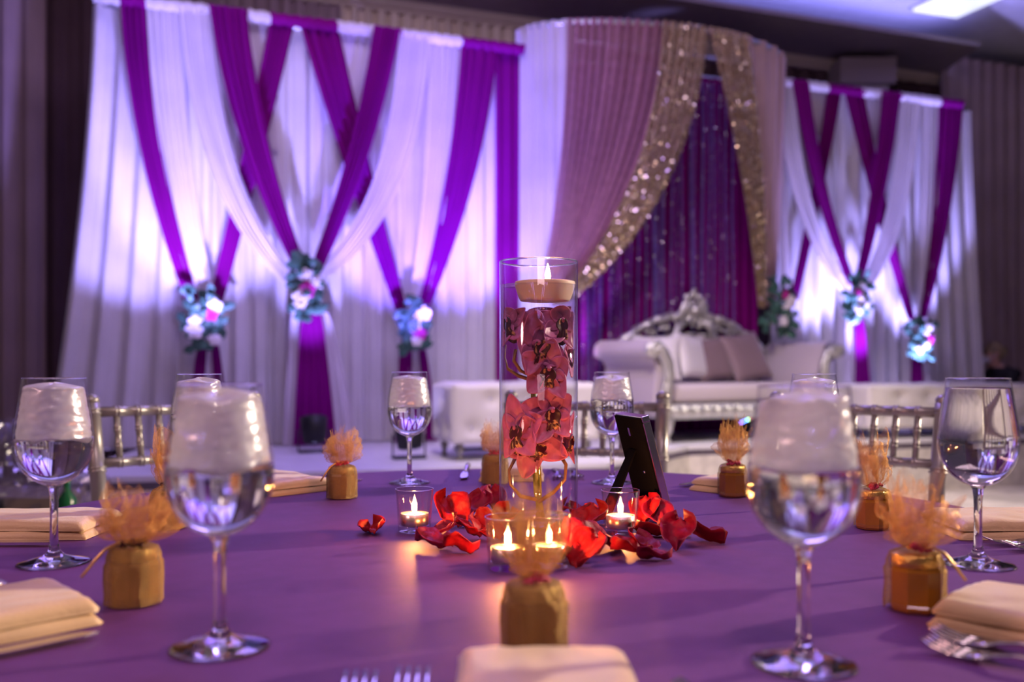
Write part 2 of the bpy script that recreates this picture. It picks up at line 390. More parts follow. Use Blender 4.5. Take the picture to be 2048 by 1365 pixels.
def tailpiece(parent, name, m, tie, tw, bot0, bot1, off, z1=STZ+.01, folds=3, amp=.02):
    T = bp(tie[0], tie[1], off); a = bd(bot0, off+.03, z1); b = bd(bot1, off+.03, z1)
    def fn(u, v):
        A = T+E*((u-.5)*tw); B = a.lerp(b, u); w = v**.8
        p = Vector((A.x+(B.x-A.x)*w, A.y+(B.y-A.y)*w, A.z+(B.z-A.z)*v))
        return p+N*(amp*(.4+.6*v)*math.sin(2*PI*folds*u+1+v))
    MB().grid(fn, folds*8+1, 14).build(name, m, parent)
def header(parent, m, px0, px1, off):
    a = bd(px0, off, 0); b = bd(px1, off, 0); L = (b-a).length; n = max(12, int(L/.012))
    def fn(u, v):
        p = a.lerp(b, u); ang = PI*(v*1.5-.25)
        r = .032+.006*math.sin(u*L/.02*2)+.004*noise.noise(Vector((u*L*40, v*3, px0)))
        q = p+N*(r*math.cos(ang-PI/2+.3)*.8+.005); return Vector((q.x, q.y, TOPZ-.012+.04*math.sin(PI*(.5-v))+ .004*math.sin(u*L/.013)))
    MB().grid(fn, n, 6).build('header_band', m, parent)

BASE = bd(615, 0, STZ)
lb = thing('draped_backdrop', 'large white backdrop with crossed purple and white swags at left', 'backdrop', (0, 0, 0))
def uprights(parent, pxs, off=-.1):
    for q in pxs:
        b = bd(q, off); mb = MB(); mb.tube([(b.x, b.y, STZ), (b.x, b.y, TOPZ)], .022, 10); mb.lathe([(.16, STZ+.002), (.16, STZ+.012), (.03, STZ+.016)], 16, (b.x, b.y, 0), 0, True, True)
        mb.build('upright', M['pipe'], parent)
def crossbar(parent, p0, p1, off=.0):
    a = bd(p0, off, TOPZ); b = bd(p1, off, TOPZ); MB().tube([a, b], .02, 10).build('crossbar', M['pipe'], parent)
uprights(lb, (200, 615, 1035)); crossbar(lb, 190, 1040)
# white base drape in four hanging widths
for i, (a, b, fl, fr) in enumerate([(186, 420, .28, 0), (418, 620, 0, 0), (618, 840, 0, 0), (838, 1000, 0, 0)]):
    curtain('base_drape', a, b, .0, STZ+.01, TOPZ-.01, M['white'], None, wl=.15, amp=.05, flare0=fl, flare1=fr, parent=lb, seed=11+i)
curtain('purple_side_drape', 990, 1050, .06, STZ+.01, TOPZ-.01, M['purple'], None, wl=.09, amp=.03, parent=lb, seed=15)
T1, T2, T3 = (402, 612), (606, 545), (822, 632)
# rear layer
swag(lb, 'white_swag', M['whiteswag'], 490, 545, (552, 300), .05, .055, k=.5, mm=.5, folds=5, amp=.012)
swag(lb, 'white_swag', M['whiteswag'], 672, 752, (700, 230), .05, .055, k=.5, mm=.5, folds=5, amp=.012)
swag(lb, 'purple_swag', M['purple'], 540, 590, (430, 612), .09, .115, k=.45, mm=.5, folds=4)
swag(lb, 'purple_swag', M['purple'], 598, 676, (806, 632), .09, .115, k=.45, mm=.5, folds=4)
swag(lb, 'white_swag', M['whiteswag'], 292, 360, (412, 606), .14, .135, k=.15, mm=.6, folds=5)
swag(lb, 'white_swag', M['whiteswag'], 858, 922, (832, 626), .14, .135, k=.1, mm=.6, folds=5)
# front layer
swag(lb, 'purple_swag', M['purple'], 240, 292, (384, 600), .09, .155, k=.12, mm=.5, folds=4)
swag(lb, 'purple_swag', M['purple'], 922, 996, (846, 618), .09, .155, k=.18, mm=.5, folds=4)
swag(lb, 'white_swag', M['whiteswag'], 358, 422, (588, 566), .14, .185, k=.12, mm=.72, folds=6)
swag(lb, 'white_swag', M['whiteswag'], 798, 862, (640, 552), .14, .185, k=.10, mm=.72, folds=6)
swag(lb, 'purple_swag', M['purple'], 418, 494, (602, 540), .09, .23, k=.22, mm=.52, folds=5)
swag(lb, 'purple_swag', M['purple'], 748, 802, (632, 540), .09, .23, k=.30, mm=.52, folds=5)
# gathered tails below the ties
tailpiece(lb, 'white_tail', M['whiteswag'], (598, 625), .10, 565, 640, .12)
tailpiece(lb, 'purple_tail', M['purple'], (623, 630), .13, 585, 672, .17, folds=4)
tailpiece(lb, 'white_tail', M['whiteswag'], (645, 625), .07, 655, 715, .12)
tailpiece(lb, 'purple_tail', M['purple'], (405, 690), .06, 370, 405, .12); tailpiece(lb, 'white_tail', M['whiteswag'], (417, 690), .09, 395, 438, .10)
tailpiece(lb, 'purple_tail', M['purple'], (430, 690), .05, 432, 460, .12)
tailpiece(lb, 'purple_tail', M['purple'], (812, 690), .09, 788, 824, .12); tailpiece(lb, 'white_tail', M['whiteswag'], (828, 690), .08, 818, 850, .10)
tailpiece(lb, 'purple_tail', M['purple'], (842, 690), .05, 848, 876, .12)
for c, a, b in (('w', 186, 240), ('p', 238, 292), ('w', 290, 420), ('p', 416, 496), ('w', 494, 542), ('p', 538, 676), ('w', 672, 750), ('p', 746, 804), ('w', 800, 924), ('p', 920, 1048)):
    header(lb, M['purple' if c == 'p' else 'whiteswag'], a, b, .17)

rb = thing('draped_backdrop', 'smaller white backdrop with crossed purple swags right of the canopy', 'backdrop', (0, 0, 0))
uprights(rb, (1552, 1735, 1925)); crossbar(rb, 1545, 1932)
for i, (a, b, fl, fr) in enumerate([(1540, 1680, 0, 0), (1678, 1810, 0, 0), (1808, 1938, 0, .2)]):
    curtain('base_drape', a, b, .0, STZ+.01, TOPZ-.01, M['white'], None, wl=.15, amp=.05, flare0=fl, flare1=fr, parent=rb, seed=21+i)
swag(rb, 'white_swag', M['whiteswag'], 1612, 1656, (1640, 270), .04, .055, k=.5, mm=.5, folds=4, amp=.012)
swag(rb, 'white_swag', M['whiteswag'], 1722, 1766, (1742, 300), .04, .055, k=.5, mm=.5, folds=4, amp=.012)
swag(rb, 'purple_swag', M['purple'], 1654, 1682, (1588, 600), .09, .115, k=.4, mm=.5, folds=4)
swag(rb, 'purple_swag', M['purple'], 1688, 1726, (1824, 640), .09, .115, k=.4, mm=.5, folds=4)
swag(rb, 'white_swag', M['whiteswag'], 1548, 1568, (1574, 600), .14, .10, k=.1, mm=.6, folds=4)
swag(rb, 'white_swag', M['whiteswag'], 1840, 1882, (1842, 640), .14, .11, k=.1, mm=.6, folds=5)
swag(rb, 'purple_swag', M['purple'], 1878, 1924, (1846, 636), .09, .13, k=.16, mm=.5, folds=4)
swag(rb, 'white_swag', M['whiteswag'], 1550, 1590, (1704, 590), .14, .16, k=.12, mm=.70, folds=6)
swag(rb, 'white_swag', M['whiteswag'], 1796, 1842, (1724, 582), .14, .16, k=.12, mm=.70, folds=6)
swag(rb, 'purple_swag', M['purple'], 1584, 1616, (1704, 570), .09, .20, k=.24, mm=.52, folds=4)
swag(rb, 'purple_swag', M['purple'], 1763, 1800, (1716, 570), .09, .20, k=.30, mm=.52, folds=4)
tailpiece(rb, 'white_tail', M['whiteswag'], (1700, 640), .08, 1682, 1712, .12)
tailpiece(rb, 'purple_tail', M['purple'], (1718, 640), .09, 1706, 1744, .16)
tailpiece(rb, 'purple_tail', M['purple'], (1832, 705), .10, 1815, 1850, .14); tailpiece(rb, 'white_tail', M['whiteswag'], (1848, 705), .06, 1850, 1866, .12)
for c, a, b in (('w', 1545, 1588), ('p', 1583, 1617), ('w', 1613, 1657), ('p', 1652, 1727), ('w', 1722, 1766), ('p', 1762, 1801), ('w', 1797, 1882), ('p', 1877, 1925)):
    header(rb, M['purple' if c == 'p' else 'whiteswag'], a, b, .17)

# ------------------------------------------------------------------ the half-round canopy
CM = Vector((1.16, 7.53, 0)); CA, CB, CZ = 1.17, .56, 3.54
def ring(ph, z, k=1.0):
    return Vector((CM.x, CM.y, z))+E*(CA*k*math.cos(ph))+N*(CB*k*math.sin(ph))
def ring_px(px):                                # angle on the ring whose image column is px
    best = min((abs(CX+F*ring(PI*i/600, 0).x/ring(PI*i/600, 0).y-px), PI*i/600) for i in range(601)); return best[1]
cn = thing('drape_canopy', 'half-round canopy of blush and gold sequin drapes over the sofa', 'canopy', (0, 0, 0))
MB().tube([ring(PI*i/40, CZ) for i in range(41)], .022, 8).build('curved_pipe', M['pipe'], cn)
MB().tube([ring(0, CZ), ring(PI, CZ)], .022, 8).build('crossbar', M['pipe'], cn)
for ph in (0.03, PI-.03):
    b = ring(ph, 0, .97); mb = MB(); mb.tube([(b.x, b.y, STZ), (b.x, b.y, CZ)], .022, 10); mb.lathe([(.16, STZ+.002), (.16, STZ+.012), (.03, STZ+.016)], 16, (b.x, b.y, 0), 0, True, True); mb.build('upright', M['pipe'], cn)
def ring_drape(name, m, p0, p1, z0, z1, wl=.09, amp=.025, k=1.02, seed=1, gather=0):
    a0, a1 = ring_px(p0) if p0 > 1046 else PI, ring_px(p1) if p1 < 1541 else 0
    n = 90
    def fn(u, v):
        ph = a0+(a1-a0)*u
        s = u*(ring(a0, 0)-ring(a1, 0)).length
        p = ring(ph, z0+(z1-z0)*v, k)
        nn = Vector((math.cos(ph)*E.x+math.sin(ph)*N.x, math.cos(ph)*E.y+math.sin(ph)*N.y, 0)).normalized()
        return p+nn*(amp*pleat(s, seed, wl)*(1-.4*v))
    return MB().grid(fn, n, 12).build(name, m, cn)
ring_drape('pale_front_drape', M['lav'], 1040, 1150, STZ+.01, CZ+.02, seed=31, wl=.07)
def top_between(p0, p1, k):
    a0, a1 = ring_px(p0), (0.0 if p1 >= 1542 else ring_px(p1))
    return lambda u: ring(a0+(a1-a0)*u, CZ+.02, k)
TL = (1098, 600); TR = (1536, 612)
def cswag(name, m, p0, p1, tie, tw, k, toff, kk=.2, mm=.55, folds=8, amp=.018, bulge=0):
    return swag(cn, name, m, p0, p1, tie, tw, 0, k=kk, mm=mm, folds=folds, amp=amp, off2=toff, topfn=top_between(p0, p1, k), nv=34, bulge=bulge)
cswag('blush_swag', M['blush'], 1140, 1345, TL, .16, 1.03, .42, kk=.10, mm=.55, folds=12)
fl = cswag('gold_sequin_swag', M['goldsheer'], 1325, 1412, (1112, 612), .12, 1.05, .48, kk=.12, mm=.66, folds=6)
cswag('blush_side_swag', M['blushlight'], 1476, 1545, (1540, 612), .10, 1.03, .18, kk=.2, mm=.6, folds=6)
fr = cswag('gold_sequin_swag', M['goldsheer'], 1412, 1486, (1524, 616), .07, 1.06, .40, kk=.45, mm=.5, folds=6, bulge=.08)
def sequins(fn, n, name, m, size=.0075, seed=1, bias=.9):
    rr = random.Random(seed); mb = MB()
    for _ in range(n):
        u = rr.random(); v = rr.random()**bias*.97
        p = fn(u, v)+N*.012
        nn = (N+Vector((rr.gauss(0, .33), rr.gauss(0, .33), rr.gauss(.12, .33)))).normalized()
        a = nn.orthogonal().normalized(); b = nn.cross(a); s = size*rr.uniform(.6, 1.15)
        mb.add([p+a*s, p+b*s, p-a*s, p-b*s], [(0, 1, 2, 3)])
    o = mb.build(name, m, cn, False); o['kind'] = 'stuff'; return o
sequins(fl, 5200, 'gold_sequins', M['sequin'], seed=3)
sequins(fr, 4200, 'gold_sequins', M['sequin'], seed=4)
# purple back wall of the canopy and hanging bead strands
curtain('purple_back_drape', 1046, 1300, .03, STZ+.01, TOPZ-.01, M['purple'], None, wl=.10, amp=.035, parent=cn, seed=41)
curtain('purple_back_drape', 1298, 1512, .03, STZ+.01, TOPZ-.01, M['purple'], None, wl=.10, amp=.035, parent=cn, seed=42)
MB().tube([bd(1046, 0, TOPZ), bd(1544, 0, TOPZ)], .02, 8).build('back_crossbar', M['pipe'], cn)
for i in range(26):
    px = 1165+i*12.6+R.uniform(-4, 4)
    if px > 1480: break
    b = bd(px, .075); w = R.choice((.012, .02, .035))
    def fn(u, v, b=b, w=w, i=i): return b+E*((u-.5)*w)+N*(.012*math.sin(v*9+i)+.01*math.sin(u*9))+UP*(STZ+.12+(TOPZ-.06-STZ-.12)*v)
    s = MB().grid(fn, 4, 20).build('bead_strand', M['strand'], cn)
    mb = MB(); 
    for j in range(70):
        z = R.random(); p = fn(R.random(), z)+N*.012; nn = (N+Vector((R.gauss(0, .4), R.gauss(0, .4), R.gauss(0, .4)))).normalized(); a = nn.orthogonal().normalized(); c = nn.cross(a); q = .006
        mb.add([p+a*q, p+c*q, p-a*q, p-c*q], [(0, 1, 2, 3)])
    mb.build('beads', M['bead'], s, False)['kind'] = 'stuff'

# ------------------------------------------------------------------ uplights on the stage
def uplight(px, off, label, power, color, tz=2.55, angle=52, tpx=None, toff=.0, leds=False, sc=1.0):
    b = bd(px, off)
    t = thing('uplight', label, 'stage light', (b.x, b.y, STZ), math.atan2(EY, EX), 'uplights along the backdrops'); t.scale = (sc, sc, sc)
    mb = MB(); tilt = Matrix.Rotation(-.30, 3, 'X')
    mb.lathe([(.02, -.09), (.075, -.085), (.085, .0), (.09, .075), (.082, .08), (.078, .06)], 20)
    mb.v = [tuple(tilt @ Vector(v)+Vector((0, 0, .15))) for v in mb.v]; mb.build('housing', M['black'], t)
    mb = MB(); mb.lathe([(.001, .058), (.077, .058)], 20); mb.v = [tuple(tilt @ Vector(v)+Vector((0, 0, .15))) for v in mb.v]; mb.build('lens', M['lens'], t)
    mb = MB(); mb.tube([(-.10, 0, .15), (-.10, 0, .012), (.10, 0, .012), (.10, 0, .15)], .008, 6); mb.box((0, 0, .007), (.2, .10, .012)); mb.build('yoke', M['black'], t)
    if leds:
        for i, (n, c) in enumerate((('violet', (.25, .15, 1)), ('blue', (.1, .2, 1)), ('blue', (.05, .15, 1)), ('green', (.3, 1, .35)), ('red', (1, .05, .15)))):
            MB().ball((-.075+.038*i, -.118, .20+.014*i), .013, 8).build('display_led', led(n, c), t)
        MB().box((0, -.085, .20), (.26, .05, .14)).build('display_box', M['black'], t, False)
    tg = bd(tpx or px, toff, tz); src = b+UP*(STZ+.235*sc)
    spot('uplight_beam', src, tg, power, color, angle, .55, .05)
V1, V2, V3 = (.33, .28, 1.0), (.21, .13, 1.0), (.36, .32, 1.0)
uplight(372, 1.30, 'black uplight at the foot of the leftmost purple swag', 300, V1, tz=2.25, angle=48, tpx=270)
uplight(455, 1.25, 'black uplight below the left floral tieback', 430, V1, tz=2.3, angle=46, tpx=420)
uplight(628, .62, 'black uplight at the foot of the purple center tail, left backdrop', 190, V1, tz=2.35, angle=48)
uplight(818, 1.22, 'black uplight behind the tufted ottoman', 520, V2, tz=2.25, angle=46)
uplight(940, .80, 'black uplight left of the canopy leg', 330, V2, tz=2.6)
uplight(1050, .80, 'black uplight in front of the pale canopy drape', 170, V3, tz=2.0, toff=.3)
uplight(1122, .22, 'black uplight behind the settee left arm inside the canopy', 110, (.60, .16, 1.0), tz=3.0, angle=52, tpx=1190)
uplight(1482, .40, 'black uplight with colored display lights under the settee', 3, V2, leds=True, tz=3.2, sc=.55)
uplight(1692, .48, 'black uplight right of the settee', 330, V3, tpx=1625, angle=48, tz=2.7)
uplight(1748, .47, 'black uplight between the settee and the long bench', 330, V3, tpx=1735, angle=48, tz=2.8)
uplight(1850, .46, 'black uplight below the rightmost floral tieback', 400, V3, angle=48, tz=2.8)

# ------------------------------------------------------------------ floral tiebacks
def bouquet(px, py, w, h, label, seed, off=.26):
    rr = random.Random(seed); c = bp(px, py, off); sc = c.y/F; W_, H_ = w*sc/2, h*sc/2
    t = thing('floral_tieback', label, 'flowers', c, math.atan2(EY, EX), 'floral tiebacks on the drapes')
    lf = None
    for i in range(64):
        a = rr.uniform(0, 2*PI); r = rr.random()**.5; p = Vector((W_*.85*r*math.cos(a), rr.uniform(-.09, .02), H_*.9*r*math.sin(a)))
        L = rr.uniform(.06, .11); w_ = L*rr.uniform(.28, .40)
        rot = Matrix.Rotation(rr.uniform(0, 2*PI), 3, 'Y') @ Matrix.Rotation(rr.uniform(-.7, .7), 3, 'X')
        def fn(u, v): 
            x = (u-.5)*2*w_*math.sin(PI*min(1, v*.93+.05))**.8; z = v*L
            return p+rot @ Vector((x, -.012*math.sin(PI*v)+.25*abs(x), z))
        MB().grid(fn, 5, 6).build('leaf', M['leaf'], t)
    for i in range(5):
        p = Vector((rr.uniform(-.55, .55)*W_, -.085, (1-2*(i+.9)/5)*.55*H_)); r = rr.uniform(.040, .058); m = M['flowerpink'] if i == (seed % 4) else M['flower']
        mb = MB()
        for k in range(14):
            lay = k//5; a = 2*PI*k/5+lay*.6; ti = (1.15, .75, .3)[lay]
            rot = Matrix.Rotation(a, 3, 'Y') @ Matrix.Rotation(-ti, 3, 'X'); rr_ = r*(1, .75, .5)[lay]
            def fn(u, v): 
                x = (u-.5)*1.1*rr_*math.sin(PI*(v*.8+.12)); y = -v*rr_*.0-.25*rr_*math.sin(PI*v)*0
                return p+rot @ Vector((x, -v*rr_, .25*rr_*v*v+abs(u-.5)*.3*rr_))
            mb.grid(fn, 5, 5)
        mb.ball(p+Vector((0, -.01, 0)), r*.35, 8)
        mb.build('blossom', m, t)
    return t
bouquet(406, 640, 84, 150, 'floral tieback on the leftmost purple swag of the left backdrop', 1)
bouquet(612, 576, 78, 136, 'floral tieback at the center crossing of the left backdrop', 2, .32)
bouquet(826, 650, 66, 122, 'floral tieback above the tufted ottoman', 3)
bouquet(1556, 612, 84, 120, 'floral tieback behind the sofa right arm', 4, .34)
bouquet(1710, 594, 48, 104, 'floral tieback at the center crossing of the right backdrop', 5, .3)
bouquet(1836, 674, 50, 96, 'floral tieback above the long tufted bench', 6)

# ------------------------------------------------------------------ tufted benches
def bench(name, label, loc, rz, L, D, H, z0, buttons_l, legs):
    t = thing(name, label, 'ottoman', loc, rz)
    # body: one skin of five tufted faces
    mb = MB(); nb = buttons_l
    def dimple(u, v, nu_, nv_):
        best = 9
        for j in range(nv_):
            n_ = nu_-(j % 2)
            for i in range(n_):
                cu = (i+.5+(.5 if j % 2 else 0))/nu_; cv = (j+.5)/nv_
                best = min(best, math.hypot((u-cu)*nu_, (v-cv)*nv_*.8))
        return math.exp(-(best/.22)**2)
    def edge_r(u, v): return min(1, min(u, 1-u, v, 1-v)*14)
    d_ = .028
    def face(o, a, b, n, nu_, nv_, gu, gv):
        def fn(u, v):
            e = edge_r(u, v); puff = .012*e-d_*dimple(u, v, nu_, nv_)*e
            return o+a*u+b*v+n*(puff-.012*(1-e)**2)
        mb.grid(fn, gu, gv)
    x0, x1, y0, y1 = -L/2, L/2, 0, D
    nu_s = max(2, int(D/.22))
    face(Vector((x0, y0, z0)), Vector((L, 0, 0)), Vector((0, 0, H)), Vector((0, -1, 0)), nb, 2, nb*14, 30)
    face(Vector((x0, y1, z0)), Vector((0, -D, 0)), Vector((0, 0, H)), Vector((-1, 0, 0)), nu_s, 2, 30, 30)
    face(Vector((x1, y0, z0)), Vector((0, D, 0)), Vector((0, 0, H)), Vector((1, 0, 0)), nu_s, 2, 30, 30)
    face(Vector((x1, y1, z0)), Vector((-L, 0, 0)), Vector((0, 0, H)), Vector((0, 1, 0)), nb, 2, nb*10, 24)
    face(Vector((x0, y0, z0+H)), Vector((L, 0, 0)), Vector((0, D, 0)), Vector((0, 0, 1)), nb, 2, nb*14, 30)
    mb.box((0, D/2, z0+.01), (L-.03, D-.03, .02))
    mb.build('tufted_body', M['leather'], t)
    for j in range(2):
        for i in range(nb-(j % 2)):
            x = x0+L*(i+.5+(.5 if j % 2 else 0))/nb
            MB().ball((x, y0+.012, z0+H*(j+.5)/2), .011, 8, sc=(1, .6, 1)).build('button', M['crystal'], t)
    for j in range(2):
        for i in range(nu_s-(j % 2)):
            y = y1-D*(i+.5+(.5 if j % 2 else 0))/nu_s
            MB().ball((x0+.012, y, z0+H*(j+.5)/2), .011, 8, sc=(.6, 1, 1)).build('button', M['crystal'], t)
    for lx in ((x0+.06, x1-.06) if legs == 4 else (x0+.06, 0, x1-.06)):
        for ly in (y0+.06, y1-.06):
            MB().lathe([(.022, 0), (.02, .01), (.012, .03), (.02, .05), (.026, .07), (.018, .085), (.034, z0+.01)], 12, (lx, ly, 0), 0, True, True).build('leg', M['silver'], t)
    return t
a = math.atan2(EY, EX)
o0 = Vector((-.345, 5.40, STZ)); L1 = .95
bench('tufted_ottoman', 'white tufted ottoman behind the vase with crystal buttons', o0+E*(L1/2), a, L1, .46, .35, .105, 4, 4)
ob = bd(1742, 1.10); Lr = 1.70
bench('tufted_bench', 'long white tufted bench at the right in front of the masked person', Vector((ob.x, ob.y, STZ))+E*(Lr/2), a, Lr, .50, .33, .08, 6, 6)

# ------------------------------------------------------------------ the sofa
SW, SD = 1.66, .72
sp = Vector((1.045, 6.53, STZ)); a_s = a+.12; ES = Vector((math.cos(a_s), math.sin(a_s), 0)); BS_ = Vector((-math.sin(a_s), math.cos(a_s), 0))
sofa = thing('settee', 'ornate silver-framed ivory settee with carved crest under the canopy', 'sofa', sp, a_s)
def rbox(name, c, size, m, parent, w=.03, seg=3):
    o = MB().box(c, size).build(name, m, parent); bevel(o, w, seg); return o
rbox('seat_cushion', (SW/2, .37, .355), (SW-.30, .66, .15), M['ivory'], sofa, .045, 4)
# front rail with carved relief
def rail(u, v):
    x = .10+(SW-.20)*u; ang = PI*v
    y = .02-.035*math.sin(ang)-.012*math.sin(ang)*abs(math.sin(u*46))-.02*math.exp(-((u-.5)/.05)**2)*math.sin(ang)
    z = .285-.11*v-.015*math.exp(-((u-.5)/.10)**2)*v
    return Vector((x, y, z))
mb = MB(); mb.grid(rail, 140, 9); mb.box((SW/2, .36, .225), (SW-.22, .66, .10)); mb.build('front_rail', M['carved'], sofa)
for lx, ly in ((.10, .05), (SW-.10, .05), (.10, .66), (SW-.10, .66)):
    mb = MB(); mb.tube([(lx, ly, .22), (lx, ly-.03, .17), (lx, ly-.02, .09), (lx, ly+.0, .04), (lx, ly-.02, .012), (lx, ly-.03, .0)], [.045, .042, .028, .02, .024, .02], 10); mb.build('leg', M['carved'], sofa)
# rolled arms
def arm(side):
    s = side
    prof = []                     # x outward, z
    for i in range(25):
        tt = i/24
        if tt < .55:
            q = tt/.55; prof.append((.0+.035*math.sin(q*PI)-.06*q*q*0, .20+q*.42))
        else:
            q = (tt-.55)/.45*1.35*PI; r = .082*(1-.25*(tt-.55)/.45); prof.append((-.055+r*math.cos(q)*.9-.02, .62+.02+r*math.sin(q)))
    # outer skin (towards outside = -x for left)
    inner = [(.13, .20), (.135, .40), (.10, .56), (.055, .66)]
    outer = [(-.0, .20), (-.035, .30), (-.015, .45), (.0, .55), (-.03, .60), (-.085, .62), (-.11, .66), (-.10, .72), (-.05, .755), (.0, .75), (.045, .715)]
    loop = outer+inner[::-1]
    mb = MB(); n = len(loop)
    def pt(x, z, y): return Vector(((SW if s > 0 else 0)+(x if s < 0 else -x), y, z))
    ys = [.02, .05, .20, .40, .60, .70]
    vs = []; fs = []
    for y in ys:
        k = .97 if y in (.02, .70) else 1
        for x, z in loop: vs.append(pt(x*k, z, y))
    for j in range(len(ys)-1):
        for i in range(n):
            q = (i+1) % n; f = (j*n+i, j*n+q, (j+1)*n+q, (j+1)*n+i); fs.append(f if s > 0 else f[::-1])
    fs.append(tuple(range(n))); fs.append(tuple((len(ys)-1)*n+i for i in range(n)))
    mb.add(vs, fs); o = mb.build('arm', M['ivory'], sofa)
    # carved front facing: ribbed S-curve post with scroll
    path = [pt(.06, .17, -.0), pt(.035, .25, -.02), pt(.045, .36, -.025), (pt(.075, .48, -.02)), pt(.07, .58, -.015), pt(.03, .66, -.015), pt(-.03, .715, -.015), pt(-.075, .70, -.015), pt(-.085, .66, -.015), pt(-.055, .64, -.015), pt(-.035, .665, -.015)]
    mb = MB()
    for dx in (-.024, 0, .024):
        mb.tube([p+Vector((dx, -abs(dx)*-.4, 0)) for p in path], [.03, .026, .022, .022, .024, .026, .03, .03, .028, .024, .018], 8)
    for k in range(9):
        p = path[5].lerp(path[7], k/8); mb.ball(p+Vector((R.uniform(-.02, .02), -.02, R.uniform(-.025, .025))), .018, 7)
    mb.build('arm_facing', M['carved'], sofa)
arm(-1); arm(1)
# back: lower upholstered panel, arched top rail, openwork, crest
def arch(u):                                   # u 0..1 across the back
    c = abs(u-.5)*2
    return .67+.30*(1-c**2.3)
mb = MB()
def bk(u, v):
    x = .12+(SW-.24)*u; top = arch(u)-.155
    return Vector((x, .66+.05*v-.03*math.sin(PI*min(1, max(0, u)))*math.sin(PI*v), .28+(top-.28)*v))
mb.grid(bk, 40, 10); o = mb.build('back_panel', M['ivory'], sofa); solid(o, .05)
pts = [Vector((.06+(SW-.12)*i/60, .70-.015*math.sin(i*1.1), arch(i/60))) for i in range(61)]
mb = MB(); mb.tube(pts, [.036+.006*math.sin(i*1.57) for i in range(61)], 9)
for i in range(2, 59, 1):
    mb.ball(pts[i]+Vector((0, -.034, R.uniform(-.015, .015))), R.uniform(.009, .016), 6)
mb.build('top_rail', M['carved'], sofa)
pts2 = [p+Vector((0, -.005, -.155)) for p in pts]
MB().tube(pts2, .020, 7).build('inner_rail', M['carved'], sofa)
for i in range(11):                             # openwork scrolls between the rails
    u = .07+.86*i/10
    if abs(u-.5) < .09: continue
    x = .06+(SW-.12)*u; zc = arch(u)-.078; r = .045; sgn = -1 if u < .5 else 1
    mb = MB(); mb.tube([Vector((x+sgn*r*(1-k/22)*math.cos(k*.45), .69, zc+r*(1-k/22)*math.sin(k*.45))) for k in range(18)], .012, 6)
    mb.ball((x+sgn*.05, .68, zc+R.uniform(-.03, .03)), .02, 7, sc=(1.3, .6, .8)); mb.ball((x, .675, zc), .013, 7)
    mb.build('openwork_scroll', M['carved'], sofa)
for sx in (-1, 1):                              # curved dividers framing the centre panel
    pth = [Vector((SW/2+sx*q, .655, z)) for q, z in ((.10, .93), (.17, .86), (.215, .76), (.22, .66), (.205, .56))]
    mb = MB()
    for dx in (-.016, .016): mb.tube([p+Vector((dx, 0, 0)) for p in pth], .019, 8)
    mb.ball(pth[-1]+Vector((0, -.015, 0)), .022, 8); mb.build('divider', M['carved'], sofa)
mb = MB()                                       # crest: leaf scrolls around a boss
cx_, cz_ = SW/2, .99
for i in range(46):
    aa = R.uniform(0, 2*PI); rr_ = R.random()**.6; px_ = cx_+.135*rr_*math.cos(aa); pz_ = cz_+.03+.135*rr_*math.sin(aa)*(1 if math.sin(aa) > 0 else 1.15)
    mb.ball((px_, .665-R.random()*.03*(1-rr_), pz_), R.uniform(.016, .03), 7, sc=(R.uniform(.6, 1.4), .6, R.uniform(.6, 1.4)))
for s in (-1, 1):
    mb.tube([Vector((cx_+s*(.05+.10*(k/15)+.05*math.cos(k*.5)), .67, cz_-.09+.05*math.sin(k*.5)+.09*(1-k/15))) for k in range(16)], [.026*(1-k/24) for k in range(16)], 7)
    mb.tube([Vector((cx_+s*(.14-.11*k/10), .67, cz_-.02+.155*math.sin(k/10*PI/2))) for k in range(11)], .02, 7)
mb.ball((cx_, .65, cz_+.02), .045, 10); mb.ball((cx_, .66, cz_+.165), .035, 9, sc=(.8, .6, 1.3))
for i in range(26):
    mb.ball((cx_+R.uniform(-.11, .11), .635, cz_+R.uniform(-.08, .12)), .007, 6)
mb.build('crest', M['carved'], sofa)

def pillow(label, pos, s, m, tilt, rz, roll=0, th=.10):
    def fn(u, v):
        x = (u-.5)*2; y = (v-.5)*2
        e = (1-x**4)*(1-y**4); k = 1-.10*(1-abs(x)**2)*abs(y)**4-.0; kk = 1-.10*(1-abs(y)**2)*abs(x)**4
        return Vector((x*s/2*kk, 0, y*s/2*k)), th*.5*max(0, e)**.5
    mb = MB()
    mb.grid(lambda u, v: fn(u, v)[0]+Vector((0, -fn(u, v)[1], 0)), 17, 17); mb.grid(lambda u, v: fn(u, v)[0]+Vector((0, fn(u, v)[1], 0)), 17, 17)
    o = mb.build('throw_pillow', m); tag(o, label, 'pillow', 'pillows on the settee')
    rot = Matrix.Rotation(a_s+rz, 4, 'Z') @ Matrix.Rotation(-tilt, 4, 'X') @ Matrix.Rotation(roll, 4, 'Y')
    w = sp+ES*pos[0]+BS_*pos[1]+UP*pos[2]
    o.matrix_world = Matrix.Translation(w) @ rot
    return o
pillow('white satin pillow leaning on the settee left arm', (.265, .40, .625), .37, M['satin'], .35, -.6)
pillow('pale satin pillow standing on its corner in the middle of the settee', (.60, .40, .635), .37, M['satin'], .30, .35, .10)
pillow('small mauve pillow in the middle of the settee between two larger ones', (.83, .44, .615), .36, M['mauve'], .35, .05, -.08)
pillow('large mauve pillow at the right of the settee', (1.16, .42, .635), .42, M['mauve'], .42, .05, -.12)

